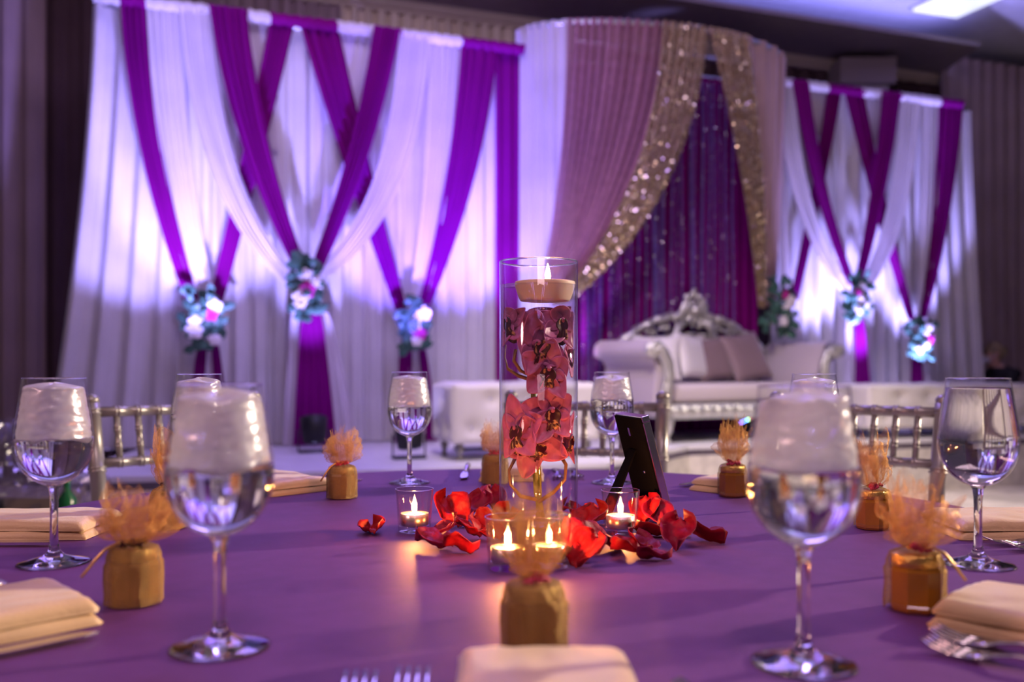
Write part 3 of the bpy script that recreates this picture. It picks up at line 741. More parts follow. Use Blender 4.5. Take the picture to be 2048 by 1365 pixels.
# ------------------------------------------------------------------ person seated beyond the bench
def person():
    base = Vector((X(2030, 9.0), 9.0, 0))
    t_ = .0
    J = [((.06, 0, .46), .15), ((.0, 0, .62), .145), ((-.10, 0, .80), .15), ((-.17, 0, .90), .11), ((-.215, 0, .955), .058),      # pelvis spine neck
         ((-.235, 0, 1.01), .075), ((-.25, 0, 1.075), .088), ((-.245, 0, 1.12), .07),                                              # head
         ((-.06, .10, .47), .085), ((-.36, .12, .47), .065), ((-.37, .12, .28), .052), ((-.36, .12, .08), .038), ((-.48, .12, .04), .035),
         ((-.06, -.10, .47), .085), ((-.36, -.12, .47), .065), ((-.37, -.12, .28), .052), ((-.36, -.12, .08), .038), ((-.48, -.12, .04), .035),
         ((-.15, .17, .87), .06), ((-.24, .22, .66), .046), ((-.40, .12, .56), .034), ((-.47, .08, .55), .03),
         ((-.15, -.17, .87), .06), ((-.24, -.22, .66), .046), ((-.40, -.12, .56), .034), ((-.47, -.08, .55), .03)]
    ED = [(0,1),(1,2),(2,3),(3,4),(4,5),(5,6),(6,7),(0,8),(8,9),(9,10),(10,11),(11,12),(0,13),(13,14),(14,15),(15,16),(16,17),(3,18),(18,19),(19,20),(20,21),(3,22),(22,23),(23,24),(24,25)]
    # five fingers on each hand
    for s, h in ((1, 21), (-1, 25)):
        hp = Vector(J[h][0])
        for k in range(5):
            i0 = len(J); d = Vector((-.03, s*(.012*(k-2)), -.01)) if k < 4 else Vector((-.005, -s*.035, .005))
            J.append((tuple(hp+d), .009)); J.append((tuple(hp+d*1.9+Vector((0, 0, -.012))), .008)); ED.append((h, i0)); ED.append((i0, i0+1))
    me = bpy.data.meshes.new('person'); me.from_pydata([j[0] for j in J], ED, [])
    o = bpy.data.objects.new('person', me); COL.objects.link(o)
    sk = o.modifiers.new('skin', 'SKIN'); sv = me.skin_vertices[0].data
    for i, j in enumerate(J): sv[i].radius = (j[1], j[1]); sv[i].use_root = (i == 0)
    subsurf(o, 2)
    dg = bpy.context.evaluated_depsgraph_get(); m2 = bpy.data.meshes.new_from_object(o.evaluated_get(dg))
    COL.objects.unlink(o); bpy.data.objects.remove(o)
    m2.materials.clear(); m2.materials.append(M['darkwear']); m2.materials.append(M['skin'])
    for p in m2.polygons:
        c = p.center; p.material_index = 1 if (c.z > .945 and c.x < -.17) or (c.x < -.42 and .5 < c.z < .6) else 0; p.use_smooth = True
    b = bpy.data.objects.new('person', m2); COL.objects.link(b); b.location = base; b.rotation_euler = (0, 0, .1)
    tag(b, 'person in black clothing and pale face mask bending forward beyond the bench', 'person')
    hc = Vector((-.245, 0, 1.075))
    mb = MB(); mb.ball(hc+Vector((.028, 0, .022)), .105, 16, sc=(.98, .86, 1.0)); mb.ball(hc+Vector((.115, 0, .035)), .05, 10); mb.build('hair', M['hair'], b)
    mb = MB(); mb.ball(hc+Vector((-.055, 0, -.05)), .062, 12, sc=(.9, .95, .7)); mb.tube([hc+Vector((-.05, .075, -.03)), hc+Vector((.01, .09, -.0))], .004, 5); mb.tube([hc+Vector((-.05, -.075, -.03)), hc+Vector((.01, -.09, -.0))], .004, 5); mb.build('face_mask', M['mask'], b)
    mb = MB(); mb.ball(hc+Vector((-.095, 0, -.008)), .017, 8, sc=(1.1, .7, 1.4)); mb.build('nose', M['skin'], b)
    for s in (-1, 1):
        MB().ball(hc+Vector((-.084, s*.032, .012)), .010, 8).build('eye', M['black'], b); MB().ball(hc+Vector((-.0, s*.088, -.005)), .026, 8, sc=(.7, .35, 1.1)).build('ear', M['skin'], b)
    st = thing('stool', 'dark stool under the masked person', 'stool', base+Vector((.05, 0, 0)))
    MB().lathe([(.001, .30), (.17, .30), (.18, .33), (.17, .36), (.001, .362)], 20).build('seat', M['black'], st)
    for k in range(4):
        q = PI/4+k*PI/2; MB().tube([(.13*math.cos(q), .13*math.sin(q), .31), (.17*math.cos(q), .17*math.sin(q), 0)], .014, 8).build('leg', M['black'], st)
person()

# ------------------------------------------------------------------ plastic-wrapped cartons at far left
cl = thing('wrapped_carton', 'brown carton under crumpled clear plastic at the left edge', 'box', (-1.98, 3.62, 0), .1)
MB().box((0, 0, .24), (.46, .36, .48)).build('carton', M['crate'], cl, False)
MB().box((-.02, -.185, .44), (.16, .012, .07)).build('dark_label', M['black'], cl, False)
def bagf(u, v):
    an = 2*PI*u; z = .40+.36*v; r = (.27+.05*math.cos(2*an))*(1-.75*v**3); n_ = .075*noise.noise(Vector((math.cos(an)*3, math.sin(an)*3, z*9)))+.04*noise.noise(Vector((math.cos(an)*9, math.sin(an)*9, z*20)))
    return Vector((math.cos(an)*(r+n_), math.sin(an)*(r+n_)*.85, z+n_*.3))
MB().grid(bagf, 60, 22, closed=True).build('plastic_film', M['bag'], cl, False)
gb = thing('green_bottle', 'small green bottle on the carton beside the clear plastic', 'bottle', (-1.60, 3.32, 0))
gb.location = (X(134, 3.3), 3.3, .42)
MB().lathe([(.001, 0), (.03, .002), (.032, .01), (.032, .08), (.012, .11), (.011, .14), (.001, .141)], 16).build('bottle_body', M['green'], gb)
MB().lathe([(.013, .137), (.013, .155), (.001, .156)], 12).build('cap', M['green'], gb)
c2 = thing('small_carton', 'brown carton carrying the green bottle', 'box', (X(150, 3.36)+.05, 3.36, 0), .1)
MB().box((0, 0, .209), (.34, .24, .418)).build('carton_body', M['crate'], c2, False); MB().box((0, -.121, .3), (.10, .004, .2)).build('tape', M['cornice'], c2, False)

# ------------------------------------------------------------------ table and cloth
TC = Vector((0.0, 1.238, 0)); TR_ = .765
t = thing('banquet_table', 'round banquet table hidden under the purple cloth', 'table', (TC.x, TC.y, 0))
MB().lathe([(.001, .72), (.75, .72), (.756, .735), (.75, .75), (.001, .75)], 64).build('tabletop', M['crate'], t)
for k in range(4):
    q = PI/4+k*PI/2; MB().tube([(.45*math.cos(q), .45*math.sin(q), .725), (.5*math.cos(q), .5*math.sin(q), .0)], .02, 8).build('leg', M['silver'], t)
def clothf(u, v):
    an = 2*PI*u
    if v < .55:
        r = (v/.55)*TR_; z = TZ+.0006*math.sin(v*40+3*math.sin(an*2))
        z = TZ
    else:
        q = (v-.55)/.45; fold = .5+.5*math.sin(an*17+1.2*math.sin(an*3)); r = TR_+.012*math.sin(min(1, q*6)*PI/2)+q*(.015+.05*fold); z = TZ-.006*min(1, q*8)-q**1.05*.66
    return Vector((r*math.cos(an), r*math.sin(an), z))
o = MB().grid(clothf, 240, 46, closed=True).build('tablecloth', M['cloth']); o.location = TC
tag(o, 'purple satin tablecloth covering the round table', 'tablecloth')

# ------------------------------------------------------------------ chiavari chairs
def chair():
    t = thing('chiavari_chair', 'x', 'chair', (0, 0, 0), 0, 'silver chiavari chairs around the table')
    w = .195
    def bamboo(p0, p1, r, rings, n=10):
        p0, p1 = Vector(p0), Vector(p1); pts = []; rs = []
        L = (p1-p0).length
        marks = sorted(rings); 
        ss = [0]
        for q in marks: ss += [q-.008/L, q-.005/L, q-.0025/L, q, q+.0025/L, q+.005/L, q+.008/L]
        ss += [1]
        for s in ss:
            pts.append(p0.lerp(p1, s)); hit = False
            for q in marks:
                dd = abs(s-q)*L
                if dd < .0015: rs.append(r*.96); hit = True; break
                if dd < .0058: rs.append(r*1.20); hit = True; break
            if not hit: rs.append(r)
        return MB().tube(pts, rs, n)
    yb = lambda z: .20+max(0, z-.45)*.22        # rake of the back
    for s in (-1, 1):
        mb = bamboo((s*w, yb(.45), .45), (s*w*1.02, yb(.895), .895), .0172, (.12, .35, .665, .955)); 
        mb.ball((s*w*1.02, yb(.90), .902), .0182, 10, sc=(1, 1, .8)); mb.tube([(s*w, yb(.45), .45), (s*w*1.02, .25, 0)], [.0155, .012], 10)
        mb.build('back_post', M['silver'], t)
        mb = bamboo((s*w, -.19, .43), (s*w*1.03, -.21, 0), .0155, (.3, .6, .85)); mb.build('front_leg', M['silver'], t)
    for nm, z, r in (('top_rail', .875, .0125), ('lower_rail', .76, .0115)):
        mb = bamboo((-w, yb(z), z), (w, yb(z), z), r, [(.5+k)/8+1/16-1/16+.0 for k in range(0, 8)] if False else [(k+1)/8 for k in range(7)])
        mb.build(nm, M['silver'], t)
    for k in range(7):
        x = -w+2*w*(k+1)/8
        bamboo((x, yb(.762), .762), (x, yb(.873), .873), .0075, (.33, .66), 8).build('spindle', M['silver'], t)
    bamboo((-w, yb(.52), .52), (w, yb(.52), .52), .011, (.25, .5, .75)).build('bottom_rail', M['silver'], t)
    o = MB().box((0, 0, .435), (.40, .40, .03)).build('seat_frame', M['silver'], t); bevel(o, .01)
    o = MB().box((0, 0, .468), (.385, .385, .036)).build('seat_pad', M['satin'], t); bevel(o, .016, 3)
    for s in (-1, 1):
        for z in (.16, .30): MB().tube([(s*w, -.2, z), (s*w, .235, z)], .009, 8).build('stretcher', M['silver'], t)
    for y in (-.2, .225): MB().tube([(-w, y, .22), (w, y, .22)], .009, 8).build('stretcher', M['silver'], t)
    return t
ch = chair()
def chair_at(o, post_px, d, dirn, sgn, label):
    """place so that the post (sgn) stands at column post_px, depth d; dirn = direction of the rail from that post"""
    P = Vector((X(post_px, d), d, 0)); e = Vector((dirn[0], dirn[1], 0)).normalized()
    xax = e if sgn < 0 else -e
    rz = math.atan2(xax.y, xax.x); yax = Vector((-xax.y, xax.x, 0))
    loc = P+e*.195-yax*.295
    if o is None: ch.location = loc; ch.rotation_euler = (0, 0, rz); ch['label'] = label; return ch
    return dup(ch, loc, rz, label)
chair_at(None, 188, 2.10, (.74, .67), -1, 'bright silver chiavari chair at the left behind the wrapped jars')
chair_at(1, 1322, 2.34, (-.97, .24), 1, 'grey chiavari chair behind the vase and picture frame')
chair_at(1, 1882, 2.08, (-.76, .65), 1, 'grey chiavari chair at the right behind the napkin')

# ------------------------------------------------------------------ wine glasses of water
BOWL = [(.0065, .0885), (.012, .0905), (.020, .0945), (.029, .102), (.036, .112), (.0405, .124), (.0422, .137), (.0415, .150), (.0395, .166), (.0370, .182), (.0345, .198), (.0330, .210)]
def brad(z):
    for (r0, z0), (r1, z1) in zip(BOWL, BOWL[1:]):
        if z0 <= z <= z1: return r0+(r1-r0)*(z-z0)/(z1-z0)
    return BOWL[0][0] if z < BOWL[0][1] else BOWL[-1][0]
def smoothprof(pr, n=4):
    out = []
    for i in range(len(pr)-1):
        p0 = pr[max(i-1, 0)]; p1 = pr[i]; p2 = pr[i+1]; p3 = pr[min(i+2, len(pr)-1)]
        for k in range(n):
            s = k/n
            out.append(tuple(.5*((2*b)+(-a_+c)*s+(2*a_-5*b+4*c-d)*s*s+(-a_+3*b-3*c+d)*s**3) for a_, b, c, d in zip(p0, p1, p2, p3)))
    return out+[pr[-1]]
BS = smoothprof(BOWL)
def wine_glass(pos, label, level, ice, rz=0, seed=1):
    rr = random.Random(seed)
    t = thing('wine_glass', label, 'wine glass', pos, rz, 'water goblets on the table')
    mb = MB(); mb.lathe([(.0005, .0004), (.030, .0004), (.038, .0008), (.039, .0016), (.037, .0028), (.025, .0055), (.012, .0095), (.0065, .015), (.0046, .024), (.0042, .05), (.0046, .075), (.0058, .085), (.0085, .0905), (.006, .0915), (.0005, .0917)], 36)
    mb.build('stem_and_foot', M['glass'], t)
    MB().lathe(BS, 48).build('bowl', M['thin'], t)
    MB().lathe([(.0332+.0005*math.cos(q), .2100+.0005*math.sin(q)) for q in [2*PI*i/8 for i in range(9)]], 48).build('rim', M['glass'], t)
    wl = ice if ice else level
    pr = [(r-.0012, z+.0006) for r, z in BS if z < wl-.001]
    pr = [(.0003, pr[0][1]-.0002)]+pr+[(brad(wl)-.0012, wl), (brad(wl)*.9, wl-.0006), (.0003, wl-.0006)]
    MB().lathe(pr, 48).build('water', M['water'], t)
    if ice:
        mb = MB(); sd = seed*7.3
        def fn(u, v):
            an = 2*PI*u; dx, dy = math.cos(an), math.sin(an)
            bot = ice-.002+.010*noise.noise(Vector((dx*1.2+sd, dy*1.2, 0)))+.004*noise.noise(Vector((dx*3+sd, dy*3, 5)))
            top = level+.002+.005*noise.noise(Vector((dx*1.5+sd, dy*1.5, 9)))
            if v < .2: q = v/.2; z = bot+.006*(1-q); r = q
            elif v < .8: q = (v-.2)/.6; z = bot+(top-bot)*q; r = 1
            else: q = (v-.8)/.2; z = top+.004*math.sin(q*PI/2); r = 1-q
            zz = min(z, level-.001) if r > .95 else z
            rad = (brad(zz)-.0022)*(1-.07*abs(noise.noise(Vector((dx*2.5+sd, dy*2.5, z*130))))-.04*abs(noise.noise(Vector((dx*6, dy*6+sd, z*300)))))
            return Vector((dx*rad*max(r, .002), dy*rad*max(r, .002), z))
        mb.grid(fn, 72, 44, closed=True)
        o = mb.build('crushed_ice', M['ice'], t); o['kind'] = 'stuff'
        MB().lathe([(brad(level)-.0012, level), (brad(level)*.9, level-.0005), (.0003, level-.0005)], 40).build('water_surface', M['thin'], t)
    return t
wine_glass(on_table(440, 1297), 'large blurred goblet of iced water nearest at left', .1985, .147, .3, 1)
wine_glass(on_table(1607, 1330), 'large blurred goblet of iced water nearest at right', .199, .150, .9, 2)
wine_glass(on_table(108, 1128), 'goblet of iced water at the far left beside the long napkin', .1975, .143, 1.7, 3)
wine_glass(on_table(1956, 1131), 'goblet of clear water without ice at the far right', .1995, 0, 1.2, 4)
wine_glass(on_table(398, 1021), 'goblet half hidden behind the large near left goblet', .197, .150, .2, 5)
wine_glass(on_table(1628, 1016), 'goblet mostly hidden behind the large near right goblet', .197, .150, .5, 6)
wine_glass(on_table(819, 967), 'small distant goblet left of the vase with ice', .1975, .146, 2.2, 7)
wine_glass(on_table(1224, 967), 'small distant goblet between the vase and the picture frame', .197, .160, .6, 8)

# ------------------------------------------------------------------ wrapped honey jars
def favor_jar(pos, label, seed, rosette, lean=(0, 0), spread=1.0, height=1.0, rib=0, open_side=None, turn=0):
    rr = random.Random(seed)
    t = thing('favor_jar', label, 'jar', pos, turn, 'gold-wrapped honey favors')
    n = 8
    def prism_l(prof, nn=8): 
        return MB().lathe(prof, nn, (0, 0, 0))
    o = MB().lathe([(.001, .001), (.0205, .001), (.0225, .004), (.0225, .038), (.0205, .042), (.001, .042)], 8).build('jar_body', M['honey'], t, False)
    MB().lathe([(.0235, .0), (.0238, .003), (.0238, .007), (.0225, .0085)], 8).build('glass_base', M['votive'], t, False)
    MB().lathe([(.0195, .042), (.0205, .043), (.0205, .052), (.0195, .0535), (.001, .0535)], 28).build('lid', M['gold'], t)
    # organza gathered round the jar
    s0 = rr.uniform(0, 9)
    def wrap(u, v):
        an = 2*PI*u; 
        oc = 1/ max(.93, math.cos(((an+PI/8) % (PI/4))-PI/8))
        if v < .8:
            z = .002+.0515*(v/.8); r = (.0252*oc if z < .040 else .0245+.0002)*(1+.035*noise.noise(Vector((math.cos(an)*3+s0, math.sin(an)*3, z*60)))); r -= .003*max(0, (z-.046)/.0075)
        else:
            q = (v-.8)/.2; z = .0535+.006*q; r = .0215*(1-q)+.0065*q+.0012*math.sin(an*11+s0)*(1-q*.5)
        return Vector((r*math.cos(an), r*math.sin(an), z))
    if open_side is None: MB().grid(wrap, 96, 22, closed=True).build('organza_wrap', M['organza'], t)
    else: MB().grid(lambda u, v: wrap(open_side[0]+(open_side[1]-open_side[0])*u, v), 72, 22).build('organza_wrap', M['organza'], t)
    # flared tuft of tulle, three crumpled layers
    for lay in range(4):
        s1 = rr.uniform(0, 50); R0 = (.031, .025, .018, .010)[lay]*spread; H0 = (.036, .047, .052, .050)[lay]*height
        def tuft(u, v):
            an = 2*PI*u; d = Vector((math.cos(an), math.sin(an)))
            n0 = noise.noise(Vector((d.x*.8+s1, d.y*.8, v*.8+3))); n1 = noise.noise(Vector((d.x*1.5+s1, d.y*1.5, v*1.6))); n2 = noise.noise(Vector((d.x*2.8+s1, d.y*2.8, v*3.4))); n3 = noise.noise(Vector((d.x*6+s1, d.y*6, v*9)))
            r = .0050+R0*1.08*(v**.5)*(1+.7*n0+.6*n1+.5*n2+.22*n3)*(1-.55*max(0, v-.45)); z = .0580+H0*v*(1+.5*n0+.5*n1+.35*n2*v+.06*n3*v)-.006*math.sin(PI*v)*n2
            tw = .6*n1*v+.25*n2*v
            return Vector((r*math.cos(an+tw)+lean[0]*v*v+.006*n1*v, r*math.sin(an+tw)+lean[1]*v*v, max(z, .0555)))
        MB().grid(tuft, 150, 30, closed=True).build('tulle_tuft', M['tulle'], t)
    MB().lathe([(.007, .0565), (.0082, .0585), (.007, .0605)], 20).build('tie', M['ribbon'], t)
    m = M['rosette_dark'] if rosette == 'dark' else M['rosette_pink']
    mb = MB()
    for k in range(16):
        q = rr.uniform(-2.6, -.5); mb.ball((.0095*math.cos(q)+rr.uniform(-.004, .004), .0095*math.sin(q)-.002, .059+rr.uniform(-.003, .004)), rr.uniform(.0022, .0034), 7)
    mb.build('rosette', m, t)
    if rib:
        s = rib; mb = MB(); pts = [Vector((0, -.009, .058)), Vector((s*.012, -.012, .060)), Vector((s*.022, -.014, .055)), Vector((s*.032, -.016, .044)), Vector((s*.042, -.018, .031))]
        mb.tube(pts, [.0012, .0014, .0015, .0015, .0014], 6); mb.build('ribbon_tail', M['ribbon'], t)
    return t
CAMV = -PI/2
favor_jar(on_table(268, 1208), 'gold-wrapped honey jar in front at left with a ribbon tail pointing left', 11, 'dark', (.006, 0), 1.25, .85, -1, None, .2)
favor_jar(on_table(338, 1057), 'gold-wrapped honey jar with dark rosette behind the front left jar', 12, 'dark', (0, .004), .72, 1.25, 0, None, .5)
favor_jar(on_table(684, 997), 'gold-wrapped honey jar with pink beads beside the distant folded napkin', 13, 'pink', (-.004, 0), 1.05, .9, -.8, None, .1)
favor_jar(on_table(1068, 1302), 'blurred gold-wrapped honey jar at front center before the candles', 14, 'pink', (0, 0), .72, 1.1, 0, None, .3)
favor_jar(on_table(1465, 994), 'gold-wrapped honey jar with a pointed tulle tuft right of the picture frame', 15, 'pink', (0, 0), .82, 1.25, 0, (-.12, .42), .0)
favor_jar(on_table(1745, 1058), 'amber honey jar with a looping gold ribbon behind the front right jar', 16, 'pink', (-.008, 0), .8, 1.05, 0, (-.16, .40), .0)
favor_jar(on_table(1830, 1222), 'amber honey jar in front at right with wide tulle and ribbon tail', 17, 'pink', (.0, 0), 1.1, 1.05, .9, (-.18, .46), .1)
favor_jar(on_table(990, 968), 'gold-wrapped honey jar partly hidden behind the vase', 18, 'pink', (0, 0), .9, .9, 0, None, .0)

# ------------------------------------------------------------------ place settings: napkin, two forks, knife
def napkin(pos, rz, label, seed, L=.20, Wd=.125, H=.022):
    rr = random.Random(seed); t = thing('folded_napkin', label, 'napkin', pos, rz, 'champagne folded napkins')
    # four stacked layers with a soft rolled fold at the inner end
    for k in range(2):
        z0 = .0015+k*H/2; s = rr.uniform(0, 20)
        def fn(u, v, k=k, z0=z0, s=s):
            x = (u-.5)*(Wd-.004*k); y = (v-.5)*(L-.006*k)
            nz = .0022*noise.noise(Vector((x*22+s, y*14, k)))+.0016*noise.noise(Vector((x*60+s, y*30, k)))
            edge = min(1, min(u, 1-u)*10); e2 = min(1, min(v, 1-v)*13)
            h = H/2*(.15+.85*(1-(1-edge)**2)**.5*(1-(1-e2)**2)**.5)
            return Vector((x+.0015*math.sin(y*40+s), y, z0+h+nz*(1 if k else .6)+.003*math.sin(u*PI)*(k == 1)))
        mb = MB(); nu, nv = 34, 40; mb.grid(fn, nu, nv)
        # skirt down to the layer's floor
        ring_ = [i for i in range(nu)]+[j*nu+nu-1 for j in range(1, nv)]+[(nv-1)*nu+i for i in range(nu-2, -1, -1)]+[j*nu for j in range(nv-2, 0, -1)]
        b0 = len(mb.v); 
        for i in ring_: v_ = mb.v[i]; mb.v.append((v_[0]*.985, v_[1]*.99, z0-.0008))
        n = len(ring_)
        for i in range(n):
            q = (i+1) % n; mb.f.append((ring_[q], ring_[i], b0+i, b0+q)); mb.mi.append(0)
        mb.f.append(tuple(b0+i for i in range(n))); mb.mi.append(0)
        mb.build('fold_layer', M['napkin'], t)
    return t
def fork():
    t = thing('dinner_fork', 'x', 'fork', (0, 0, 0), 0, 'table forks')
    def flat(pts, th=.0016):                     # pts: (y, halfwidth, z)
        mb = MB(); vs = []; fs = []
        for y, w, z in pts: vs += [(-w, y, z), (w, y, z), (w, y, z+th), (-w, y, z+th)]
        n = len(pts)
        for i in range(n-1):
            for k in range(4): q = (k+1) % 4; fs.append((i*4+k, i*4+q, (i+1)*4+q, (i+1)*4+k))
        fs += [(3, 2, 1, 0), tuple((n-1)*4+k for k in range(4))]
        return mb.add(vs, fs)
    flat([(-.10, .004, .001), (-.09, .0075, .001), (-.05, .006, .003), (0, .0035, .008), (.03, .0032, .009), (.045, .006, .006), (.052, .0115, .004), (.062, .0125, .003)]).build('handle', M['steel'], t)
    for k in range(4):
        x = -.0105+.007*k; mb = flat([(.060, .0022, .003), (.075, .0020, .003), (.088, .0016, .006), (.096, .0008, .010)]); mb.v = [(v[0]+x, v[1], v[2]) for v in mb.v]; mb.build('tine', M['steel'], t)
    return t
def knife():
    t = thing('table_knife', 'x', 'knife', (0, 0, 0), 0, 'table knives')
    mb = MB(); mb.tube([(0, -.115, .006), (0, -.11, .006), (0, -.06, .006), (0, -.012, .005), (0, 0, .005)], [.003, .006, .0058, .0045, .0035], 10); mb.build('handle', M['steel'], t)
    mb = MB(); prof = [(-.004, 0), (-.006, .03), (-.0085, .08), (-.007, .10), (.002, .112), (.006, .10), (.0075, .05), (.005, 0)]
    n = len(prof); mb.add([(x, y, .0042) for x, y in prof]+[(x, y, .0056) for x, y in prof], [tuple(range(n)), tuple(range(2*n-1, n-1, -1))]+[(i, (i+1) % n, n+(i+1) % n, n+i) for i in range(n)])
    mb.build('blade', M['steel'], t, False); return t
fk, kn = fork(), knife(); fk_used = kn_used = False
seats = [(-90, 'front center seat nearest the camera', .668, 1.0), (-135, 'front left seat', .662, 1.0), (180, 'left seat behind the far left goblet', .645, 1), (135, 'back left seat', .61, 1),
         (90, 'back seat behind the vase', .62, 1), (45, 'back right seat', .61, 1), (0, 'right seat behind the far right goblet', .672, 1), (-45, 'front right seat', .668, 1)]
for i, (ang, where, rad, _) in enumerate(seats):
    q = math.radians(ang); rdir = Vector((math.cos(q), math.sin(q), 0)); tdir = Vector((-rdir.y, rdir.x, 0))   # tdir = diner's right when facing the centre... sign checked below
    c = TC+rdir*rad; c.z = TZ
    c.x += .022 if ang == -90 else 0
    rz = math.atan2(-rdir.y, -rdir.x)-PI/2         # local +y points to the table centre
    napkin(c, rz, 'folded champagne napkin at the '+where, 30+i)
    right = Vector((math.cos(rz), math.sin(rz), 0)); fwd = Vector((-math.sin(rz), math.cos(rz), 0))
    for k, (off, fo) in enumerate(((-.092, -.012), (-.128, -.02))):
        pos = c+right*off+fwd*fo; lab = ('inner' if k == 0 else 'outer')+' steel fork beside the napkin at the '+where
        if not fk_used: fk.location = pos; fk.rotation_euler = (0, 0, rz); fk['label'] = lab; fk_used = True
        else: dup(fk, pos, rz, lab)
    pos = c+right*.095-fwd*.03; lab = 'steel knife beside the napkin at the '+where
    if not kn_used: kn.location = pos; kn.rotation_euler = (0, 0, rz); kn['label'] = lab; kn_used = True
    else: dup(kn, pos, rz, lab)

# ------------------------------------------------------------------ candles
def flame(parent, z, s=1.0, x=0, y=0):
    pr = [(.0003, 0), (.0022, .002), (.0032, .005), (.0030, .009), (.0018, .0145), (.0003, .020)]
    o = MB().lathe([(r*s, z+zz*s) for r, zz in smoothprof(pr, 3)], 14, (x, y, 0)).build('flame', M['flame'], parent)
    MB().tube([(x, y, z-.004), (x+.0005, y, z+.003)], .0007, 6).build('wick', M['wick'], parent)
def candle_light(pos, power):
    l = bpy.data.lights.new('candle_glow', 'POINT'); l.energy = power; l.color = (1, .34, .09); l.shadow_soft_size = .004
    o = bpy.data.objects.new('candle_glow', l); COL.objects.link(o); o.location = pos
def votive(pos, label, cl_label, power=.85):
    t = thing('votive_holder', label, 'candle holder', pos, 0, 'clear glass votive holders')
    mb = MB(); mb.lathe(smoothprof([(.0005, .0005), (.0195, .0005), (.0215, .002), (.0222, .010), (.0245, .045), (.0258, .058)], 3), 36); mb.lathe(smoothprof([(.0248, .058), (.0235, .045), (.0208, .012), (.0195, .0085), (.0005, .008)], 3), 36)
    mb.build('holder_glass', M['votive'], t)
    MB().lathe([(.0253+.0006*math.cos(q), .058+.0006*math.sin(q)) for q in [2*PI*i/8 for i in range(9)]], 36).build('rim', M['glass'], t)
    c = thing('tealight', cl_label, 'candle', Vector(pos)+Vector((0, 0, .0095)), 0, 'lit tealights')
    MB().lathe([(.0005, .0), (.0185, .0), (.0190, .001), (.0192, .0155), (.0186, .0158), (.0184, .013)], 32).build('cup', M['tin'], c)
    MB().lathe([(.0184, .001), (.0184, .0138), (.012, .0132), (.004, .0128), (.0005, .0128)], 32).build('wax', M['wax'], c)
    flame(c, .0150, 1.15); candle_light(Vector(pos)+Vector((0, 0, .033)), power)
votive(on_table(829, 1064), 'clear glass votive left of the vase among petals', 'lit tealight in the votive left of the vase')
votive(on_table(1241, 1068), 'clear glass votive in front of the picture frame', 'lit tealight in the votive before the picture frame')
votive(on_table(1016, 1139), 'clear glass votive in front of the vase, left of a pair', 'lit tealight in the left votive of the front pair')
votive(on_table(1098, 1134), 'clear glass votive behind the front jar tulle, right of a pair', 'lit tealight in the right votive of the front pair')

# ------------------------------------------------------------------ the vase
VD = 1.30; VP = Vector((X(1077, VD), VD, TZ)); VR = .0555; VH = .371
vs_ = thing('cylinder_vase', 'tall clear cylinder vase of water with orchids at the table center', 'vase', VP)
MB().lathe([(VR-.004, .012), (VR-.0005, .0006), (VR, .002), (VR, VH-.001), (VR-.0012, VH), (VR-.003, VH-.001)], 72).build('vase_wall', M['thin'], vs_)
MB().lathe([(.0005, .0006), (VR-.002, .0006), (VR-.001, .003), (VR-.001, .009), (VR-.004, .011), (.0005, .0112)], 64).build('vase_base', M['glass'], vs_)
MB().lathe([(VR-.0015+.0014*math.cos(q), VH-.001+.0014*math.sin(q)) for q in [2*PI*i/8 for i in range(9)]], 64).build('rim', M['glass'], vs_)
WL = VH-.034
MB().lathe([(.0005, .0118), (VR-.0015, .0118), (VR-.0012, .014), (VR-.0012, WL), (VR-.004, WL-.0012), (.0005, WL-.0012)], 72).build('water', M['clearwater'], vs_)
fc = thing('floating_candle', 'peach floating candle burning at the top of the vase', 'candle', VP+Vector((.009, -.002, WL-.0235)))
MB().lathe(smoothprof([(.0005, 0), (.030, .0005), (.036, .004), (.0415, .020), (.0425, .0265), (.040, .029), (.028, .0275), (.012, .026), (.0005, .0258)], 3), 48).build('wax', M['waxpink'], fc)
flame(fc, .0285, 1.3, .004, 0); candle_light(fc.location+Vector((.004, 0, .042)), .8)

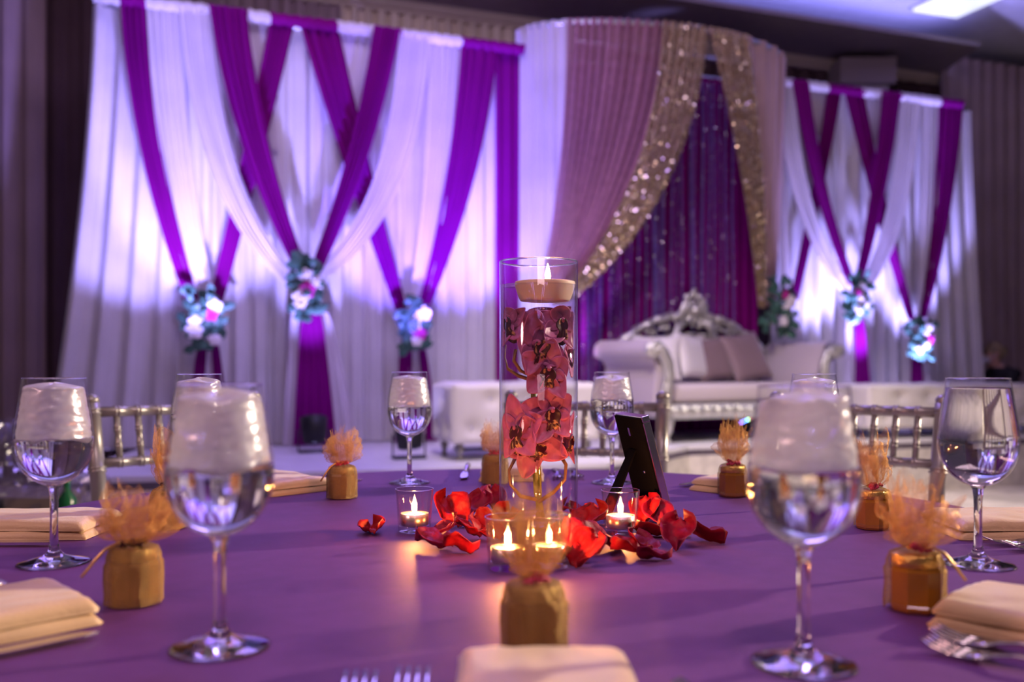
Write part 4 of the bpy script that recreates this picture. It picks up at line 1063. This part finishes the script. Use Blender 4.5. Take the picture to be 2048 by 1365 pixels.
# orchid sprays
def petal_mesh(L, Wd, cup, curl, tip=.35, seed=0):
    def fn(u, v):
        x = (u-.5)*2; w = Wd/2*math.sin(PI*min(1, .10+.88*v**.85))**.75
        y = v*L; z = cup*(x*x)*Wd*.5*math.sin(PI*v*.9+.1)+curl*L*v*v+.003*noise.noise(Vector((x*2, v*4, seed)))
        return Vector((x*w, y*(1-.12*abs(curl)), z))
    return MB().grid(fn, 11, 12)
def orchid(pos, look, roll, s, parent, seed):
    """blossom facing direction look"""
    rr = random.Random(seed)
    f = Vector(look).normalized(); q = f.to_track_quat('Z', 'Y').to_matrix().to_4x4() @ Matrix.Rotation(roll, 4, 'Z')
    mb = MB(); mb.ball((0, .003*s, .008*s), .0055*s, 10, sc=(.8, .8, 2.0)); b = mb.build('blossom', M['orchid'], parent)
    b.matrix_local = Matrix.Translation(pos) @ q
    for k, (an, L, w, cup, curl) in enumerate(((0, .047, .034, .35, .30), (1.22, .045, .033, .30, .26), (-1.22, .045, .033, .30, .26), (2.40, .046, .034, .30, .32), (-2.40, .046, .034, .30, .32))):
        mb = petal_mesh(L*s*rr.uniform(.92, 1.06), w*s, cup, curl*rr.uniform(.7, 1.4), seed=seed+k); rot = Matrix.Rotation(an+rr.uniform(-.1, .1), 4, 'Z')
        mb.v = [tuple(rot @ Vector(v)) for v in mb.v]; o = mb.build('petal', M['orchid'], b); solid(o, .0009)
    def lip0(u, v):
        x = (u-.5)*2; w = .013*s*(1.0 if v < .45 else (1-.25*math.sin(PI*(v-.45)/.55)+.12*math.sin(9*x)))*(1-.55*max(0, v-.8)/.2)
        z = .007*s+.020*s*v-.022*s*v*v+.009*s*abs(x)**1.5*(1.3-v*1.2)
        return Vector((x*w, -.004*s-.022*s*v, z+.004*s))
    def lip(u, v):
        x = (u-.5)*2; lobe = .0125*s*math.sin(PI*min(1, v/.62+.08))**.7 if v < .52 else .0095*s*math.sin(PI*min(.98, (v-.40)/.60))**.6
        w = max(lobe, .001); fl = .0012*s*math.sin(11*x)*(v > .5)
        z = .010*s+.016*s*v-.030*s*v*v+.011*s*abs(x)**1.6*max(0, 1.1-v*1.6)+fl
        return Vector((x*w, .004*s-.034*s*v, z))
    mb = MB(); mb.grid(lip, 13, 14); o = mb.build('lip', M['lip'], b); solid(o, .0009)
def press(spray):                                  # petals bend along the inside of the glass
    bpy.context.view_layer.update()
    lim = VR-.0035
    for b in spray.children:
        for o in [b]+list(b.children):
            ml = (b.matrix_local @ o.matrix_local) if o is not b else b.matrix_local
            inv = ml.inverted()
            for v in o.data.vertices:
                p = ml @ v.co; r = math.hypot(p.x, p.y)
                if r > lim*.8:
                    k = (lim*.8+lim*.2*(1-math.exp(-(r-lim*.8)/(lim*.2))))/r; p.x *= k; p.y *= k
                zt = WL-.0255; p.z = p.z if p.z < zt-.024 else zt-.024+.024*(1-math.exp(-(p.z-zt+.024)/.024)); v.co = inv @ p
def vpt(px, py, dy=0):
    d = VD+dy; return Vector((X(px, d), d, Z(py, d)))-VP
OK = .97                                          # seen through the water cylinder things look wider: build them narrower
def wpt(px, py, dy=0):
    p = vpt(px, py, dy); p.x *= OK; return p
sp1 = thing('orchid_spray', 'pink orchid spray high in the vase below the candle', 'orchid', VP)
mb = MB(); mb.tube([wpt(1078, 1038), wpt(1077, 960, .006), wpt(1070, 860, .008), wpt(1066, 780, .006), wpt(1066, 700, .012), wpt(1078, 640, .015)], [.0045, .0045, .0042, .004, .0036, .003], 10); mb.build('stem', M['stem'], sp1)
mb = MB(); mb.tube([wpt(1060, 760), wpt(1035, 752, -.012), wpt(1012, 738, -.012), wpt(1002, 715, -.008), wpt(1006, 690, -.004)], .0026, 8); mb.build('pedicel', M['pedicel'], sp1)
mb = MB(); mb.tube([wpt(1062, 752), wpt(1040, 742, -.02), wpt(1026, 722, -.02), wpt(1030, 700, -.016)], .0024, 8); mb.build('pedicel', M['pedicel'], sp1)
orchid(wpt(1124, 648, -.020), (.25, -1, .15), 0, 1.0, sp1, 1)
orchid(wpt(1068, 692, -.028), (.45, -1, .10), .25, 1.12, sp1, 2)
orchid(wpt(1096, 742, -.030), (.10, -1, .0), -.1, 1.05, sp1, 3)
orchid(wpt(1022, 648, -.004), (-.75, -.8, .25), .3, .95, sp1, 4)
orchid(wpt(1108, 632, .022), (.4, .8, .35), .6, 1.0, sp1, 5)
orchid(wpt(1140, 708, .0), (.95, -.45, .15), .2, .9, sp1, 10)
orchid(wpt(1072, 650, .020), (-.2, .9, .4), .1, 1.0, sp1, 12)
sp2 = thing('orchid_spray', 'pink orchid spray low in the vase with curved brown stalks', 'orchid', VP)
mb = MB(); mb.tube([wpt(1084, 1036, -.008), wpt(1074, 985, -.010), wpt(1070, 930, -.010), wpt(1074, 870, -.004), wpt(1082, 830, .0)], [.005, .005, .0046, .004, .003], 10); mb.build('stem', M['stem'], sp2)
for pts in ([(1072, 1000, -.014), (1040, 993, -.026), (1016, 970, -.026), (1014, 942, -.02), (1030, 915, -.012)], [(1078, 1004, -.014), (1108, 985, -.028), (1132, 960, -.026), (1134, 930, -.02), (1118, 905, -.012)]):
    MB().tube([wpt(*p) for p in pts], .0028, 8).build('pedicel', M['pedicel'], sp2)
orchid(wpt(1102, 826, -.026), (.2, -1, .10), .1, 1.1, sp2, 6)
orchid(wpt(1032, 862, -.022), (-.4, -.9, .15), .15, 1.15, sp2, 7)
orchid(wpt(1134, 878, -.004), (.9, -.6, .1), -.3, .95, sp2, 8)
orchid(wpt(1066, 886, -.020), (.15, -.9, -.25), .5, 1.1, sp2, 9)
orchid(wpt(1110, 850, .022), (.3, .9, .2), .4, 1.0, sp2, 11)
press(sp1); press(sp2)
# ------------------------------------------------------------------ rose petals
def rose_petal(px, py, size, rz, tilt, curl, m, label, seed, lift=0.0):
    rr = random.Random(seed); s = size
    def fn(u, v):
        x = (u-.5)*2; w = s*.54*(v+.04)**.42*max(0.02, 1-max(0, (v-.12)/.885)**5)**.5
        y = (v-.5)*s; cup = s*(.20*x*x+.22*(v-.45)**2)*curl
        n_ = .20*s*noise.noise(Vector((x*1.2+seed*3.7, v*2, 0)))+.09*s*noise.noise(Vector((x*3+seed, v*5, 3)))
        edge = .08*s*max(0, v-.75)/.25*math.sin(x*5+seed)
        return Vector((x*w, y, cup+n_+edge))
    mb = MB().grid(fn, 13, 13); rot = Matrix.Rotation(rz, 3, 'Z') @ Matrix.Rotation(min(tilt, .75)*.85, 3, 'X') @ Matrix.Rotation(rr.uniform(-.35, .35), 3, 'Y')
    vs = [rot @ Vector(v) for v in mb.v]; mz = min(v.z for v in vs); mb.v = [(v.x, v.y, v.z-mz) for v in vs]
    o = mb.build('rose_petal', m); solid(o, .0006); p = on_table(px, py, 0); p.z = TZ+.0010+lift; o.location = p
    tag(o, label, 'petal', 'rose petals around the vase'); return o
PET = [(745, 1068, .042, .2, .1, 1.1, 0, 'orange-red cupped rose petal alone at the far left'),
 (868, 1098, .050, 1.3, .2, 1.0, 1, 'long rolled red petal at the front of the left heap'),
 (922, 1110, .044, 1.8, .1, 1.0, 0, 'cupped red petal with a pale spot in front of the left heap'),
 (906, 1052, .060, .4, .9, .8, 0, 'large upright red petal topping the left heap'),
 (952, 1040, .055, -.6, 1.0, .8, 1, 'upright crimson petal against the vase at left'),
 (880, 1076, .046, -.9, .3, 1.0, 1, 'dark crimson petal next to the left votive foot'),
 (932, 1082, .050, 2.4, .5, 1.0, 0, 'red petal in the middle of the left heap'),
 (972, 1078, .050, .9, .7, 1.0, 0, 'folded red petal left of the front votive'),
 (986, 1020, .050, .2, 1.1, .9, 1, 'narrow upright red petal behind the left side of the vase'),
 (1010, 1058, .046, -.4, .4, 1.0, 0, 'red petal at the vase foot'),
 (1150, 1040, .046, .7, .4, .9, 1, 'dark red petal at the right foot of the vase'),
 (1196, 1050, .050, 1.2, .3, .9, 0, 'orange-lit red petal between vase and right votive'),
 (1180, 1078, .060, -.5, .7, .9, 0, 'large red petal left of the right votive'),
 (1140, 1118, .055, .6, .8, 1.0, 1, 'upright red petal right of the front votives'),
 (1172, 1132, .050, -.8, .7, 1.1, 0, 'crumpled red petal nearest the camera at right'),
 (1200, 1100, .055, 1.4, .5, .9, 1, 'crimson petal with a folded-over edge below the right votive'),
 (1258, 1112, .046, 1.7, .2, .8, 0, 'pale-edged red petal in front of the right votive'),
 (1286, 1104, .044, .5, .3, 1.0, 1, 'small crimson petal right of the front row'),
 (1308, 1122, .040, 1.5, .1, .9, 1, 'thin red petal at the front right tip of the row'),
 (1292, 1052, .052, -.3, .9, .9, 0, 'bright red petal standing behind the right votive'),
 (1318, 1056, .050, .4, .8, .9, 1, 'pink-lit crimson petal at the foot of the picture frame'),
 (1300, 1076, .048, 1.9, .2, 1.0, 0, 'red petal lying right of the right votive'),
 (1348, 1072, .046, 1.1, .3, .9, 0, 'red petal under the picture frame corner'),
 (1356, 1098, .050, -.4, .7, 1.2, 1, 'curled magenta petal among the right petals'),
 (1408, 1086, .054, 1.2, .25, .9, 0, 'broad red petal at the far right end')]
for i, (px, py, s, rz, ti, cu, mi, lab) in enumerate(PET):
    rose_petal(px, py, s, rz, ti, cu, M['petal2'] if mi else M['petal'], lab, 60+i)

# ------------------------------------------------------------------ picture frame seen from behind
fr_c = on_table(1303, 1046)
def picture_frame():
    H, Wf, T = .152, .098, .012
    d = F*(CAMZ-TZ)/(1046-HOR); base = Vector((X(1335, d), d, TZ))
    # local: x across, z up, +y = the black back
    yaw = math.radians(74)
    t = thing('picture_frame', 'small silver picture frame with black easel back turned away', 'picture frame', base, 0)
    back = Vector((-math.sin(yaw), -math.cos(yaw), 0)).normalized()      # direction the back faces
    xa = Vector((-math.cos(yaw), math.sin(yaw), 0))                        # away from the near bottom corner
    lean = math.radians(15)
    up = (UP*math.cos(lean)+back*math.sin(lean)).normalized(); nb = (back*math.cos(lean)-UP*math.sin(lean)).normalized()
    def P(x, y, z): return xa*x+nb*y+up*z
    def bx(mb, x0, x1, y0, y1, z0, z1):
        vs = [P(x, y, z) for x in (x0, x1) for y in (y0, y1) for z in (z0, z1)]
        mb.add(vs, [(0,1,3,2),(4,6,7,5),(0,4,5,1),(2,3,7,6),(0,2,6,4),(1,5,7,3)])
    z_ = .004
    mb = MB(); b = .009
    bx(mb, 0, Wf, -T, 0, z_, z_+b); bx(mb, 0, Wf, -T, 0, z_+H-b, z_+H); bx(mb, 0, b, -T, 0, z_+b, z_+H-b); bx(mb, Wf-b, Wf, -T, 0, z_+b, z_+H-b)
    o = mb.build('frame_border', M['chrome'], t, False); bevel(o, .0012)
    mb = MB(); bx(mb, .002, Wf-.002, .0002, .0022, z_+.002, z_+H-.002); mb.build('easel_back', M['blackvelvet'], t, False)
    mb = MB(); bx(mb, b*.8, Wf-b*.8, -T*.7, -T*.3, z_+b*.8, z_+H-b*.8); mb.build('picture_card', M['satin'], t, False)
    # easel leg: hinged below the middle, foot on the table behind
    hx = Wf*.55; A = P(hx, .003, z_+H*.66); foot = P(hx, 0, 0); foot = Vector((foot.x, foot.y, 0))+back*.075; foot.z = .0015
    mb = MB(); side = xa*.016; ax = (foot-A).normalized(); nrm = ax.cross(xa).normalized()*.0012
    vs = [A+side*.7+nrm, A-side*.7+nrm, foot-side*1.2+nrm, foot+side*1.2+nrm, A+side*.7-nrm, A-side*.7-nrm, foot-side*1.2-nrm, foot+side*1.2-nrm]
    mb.add(vs, [(0,1,2,3),(7,6,5,4),(0,4,5,1),(1,5,6,2),(2,6,7,3),(3,7,4,0)]); mb.build('easel_leg', M['blackvelvet'], t, False)
    mb = MB(); bx(mb, Wf*.5-.003, Wf*.5+.003, .0022, .004, z_+H-.030, z_+H-.018); mb.build('hanger', M['steel'], t, False)
    mb = MB(); mb.ball(P(Wf*.3, .003, z_+H*.45), .0022, 8); mb.build('rivet', M['steel'], t)
picture_frame()
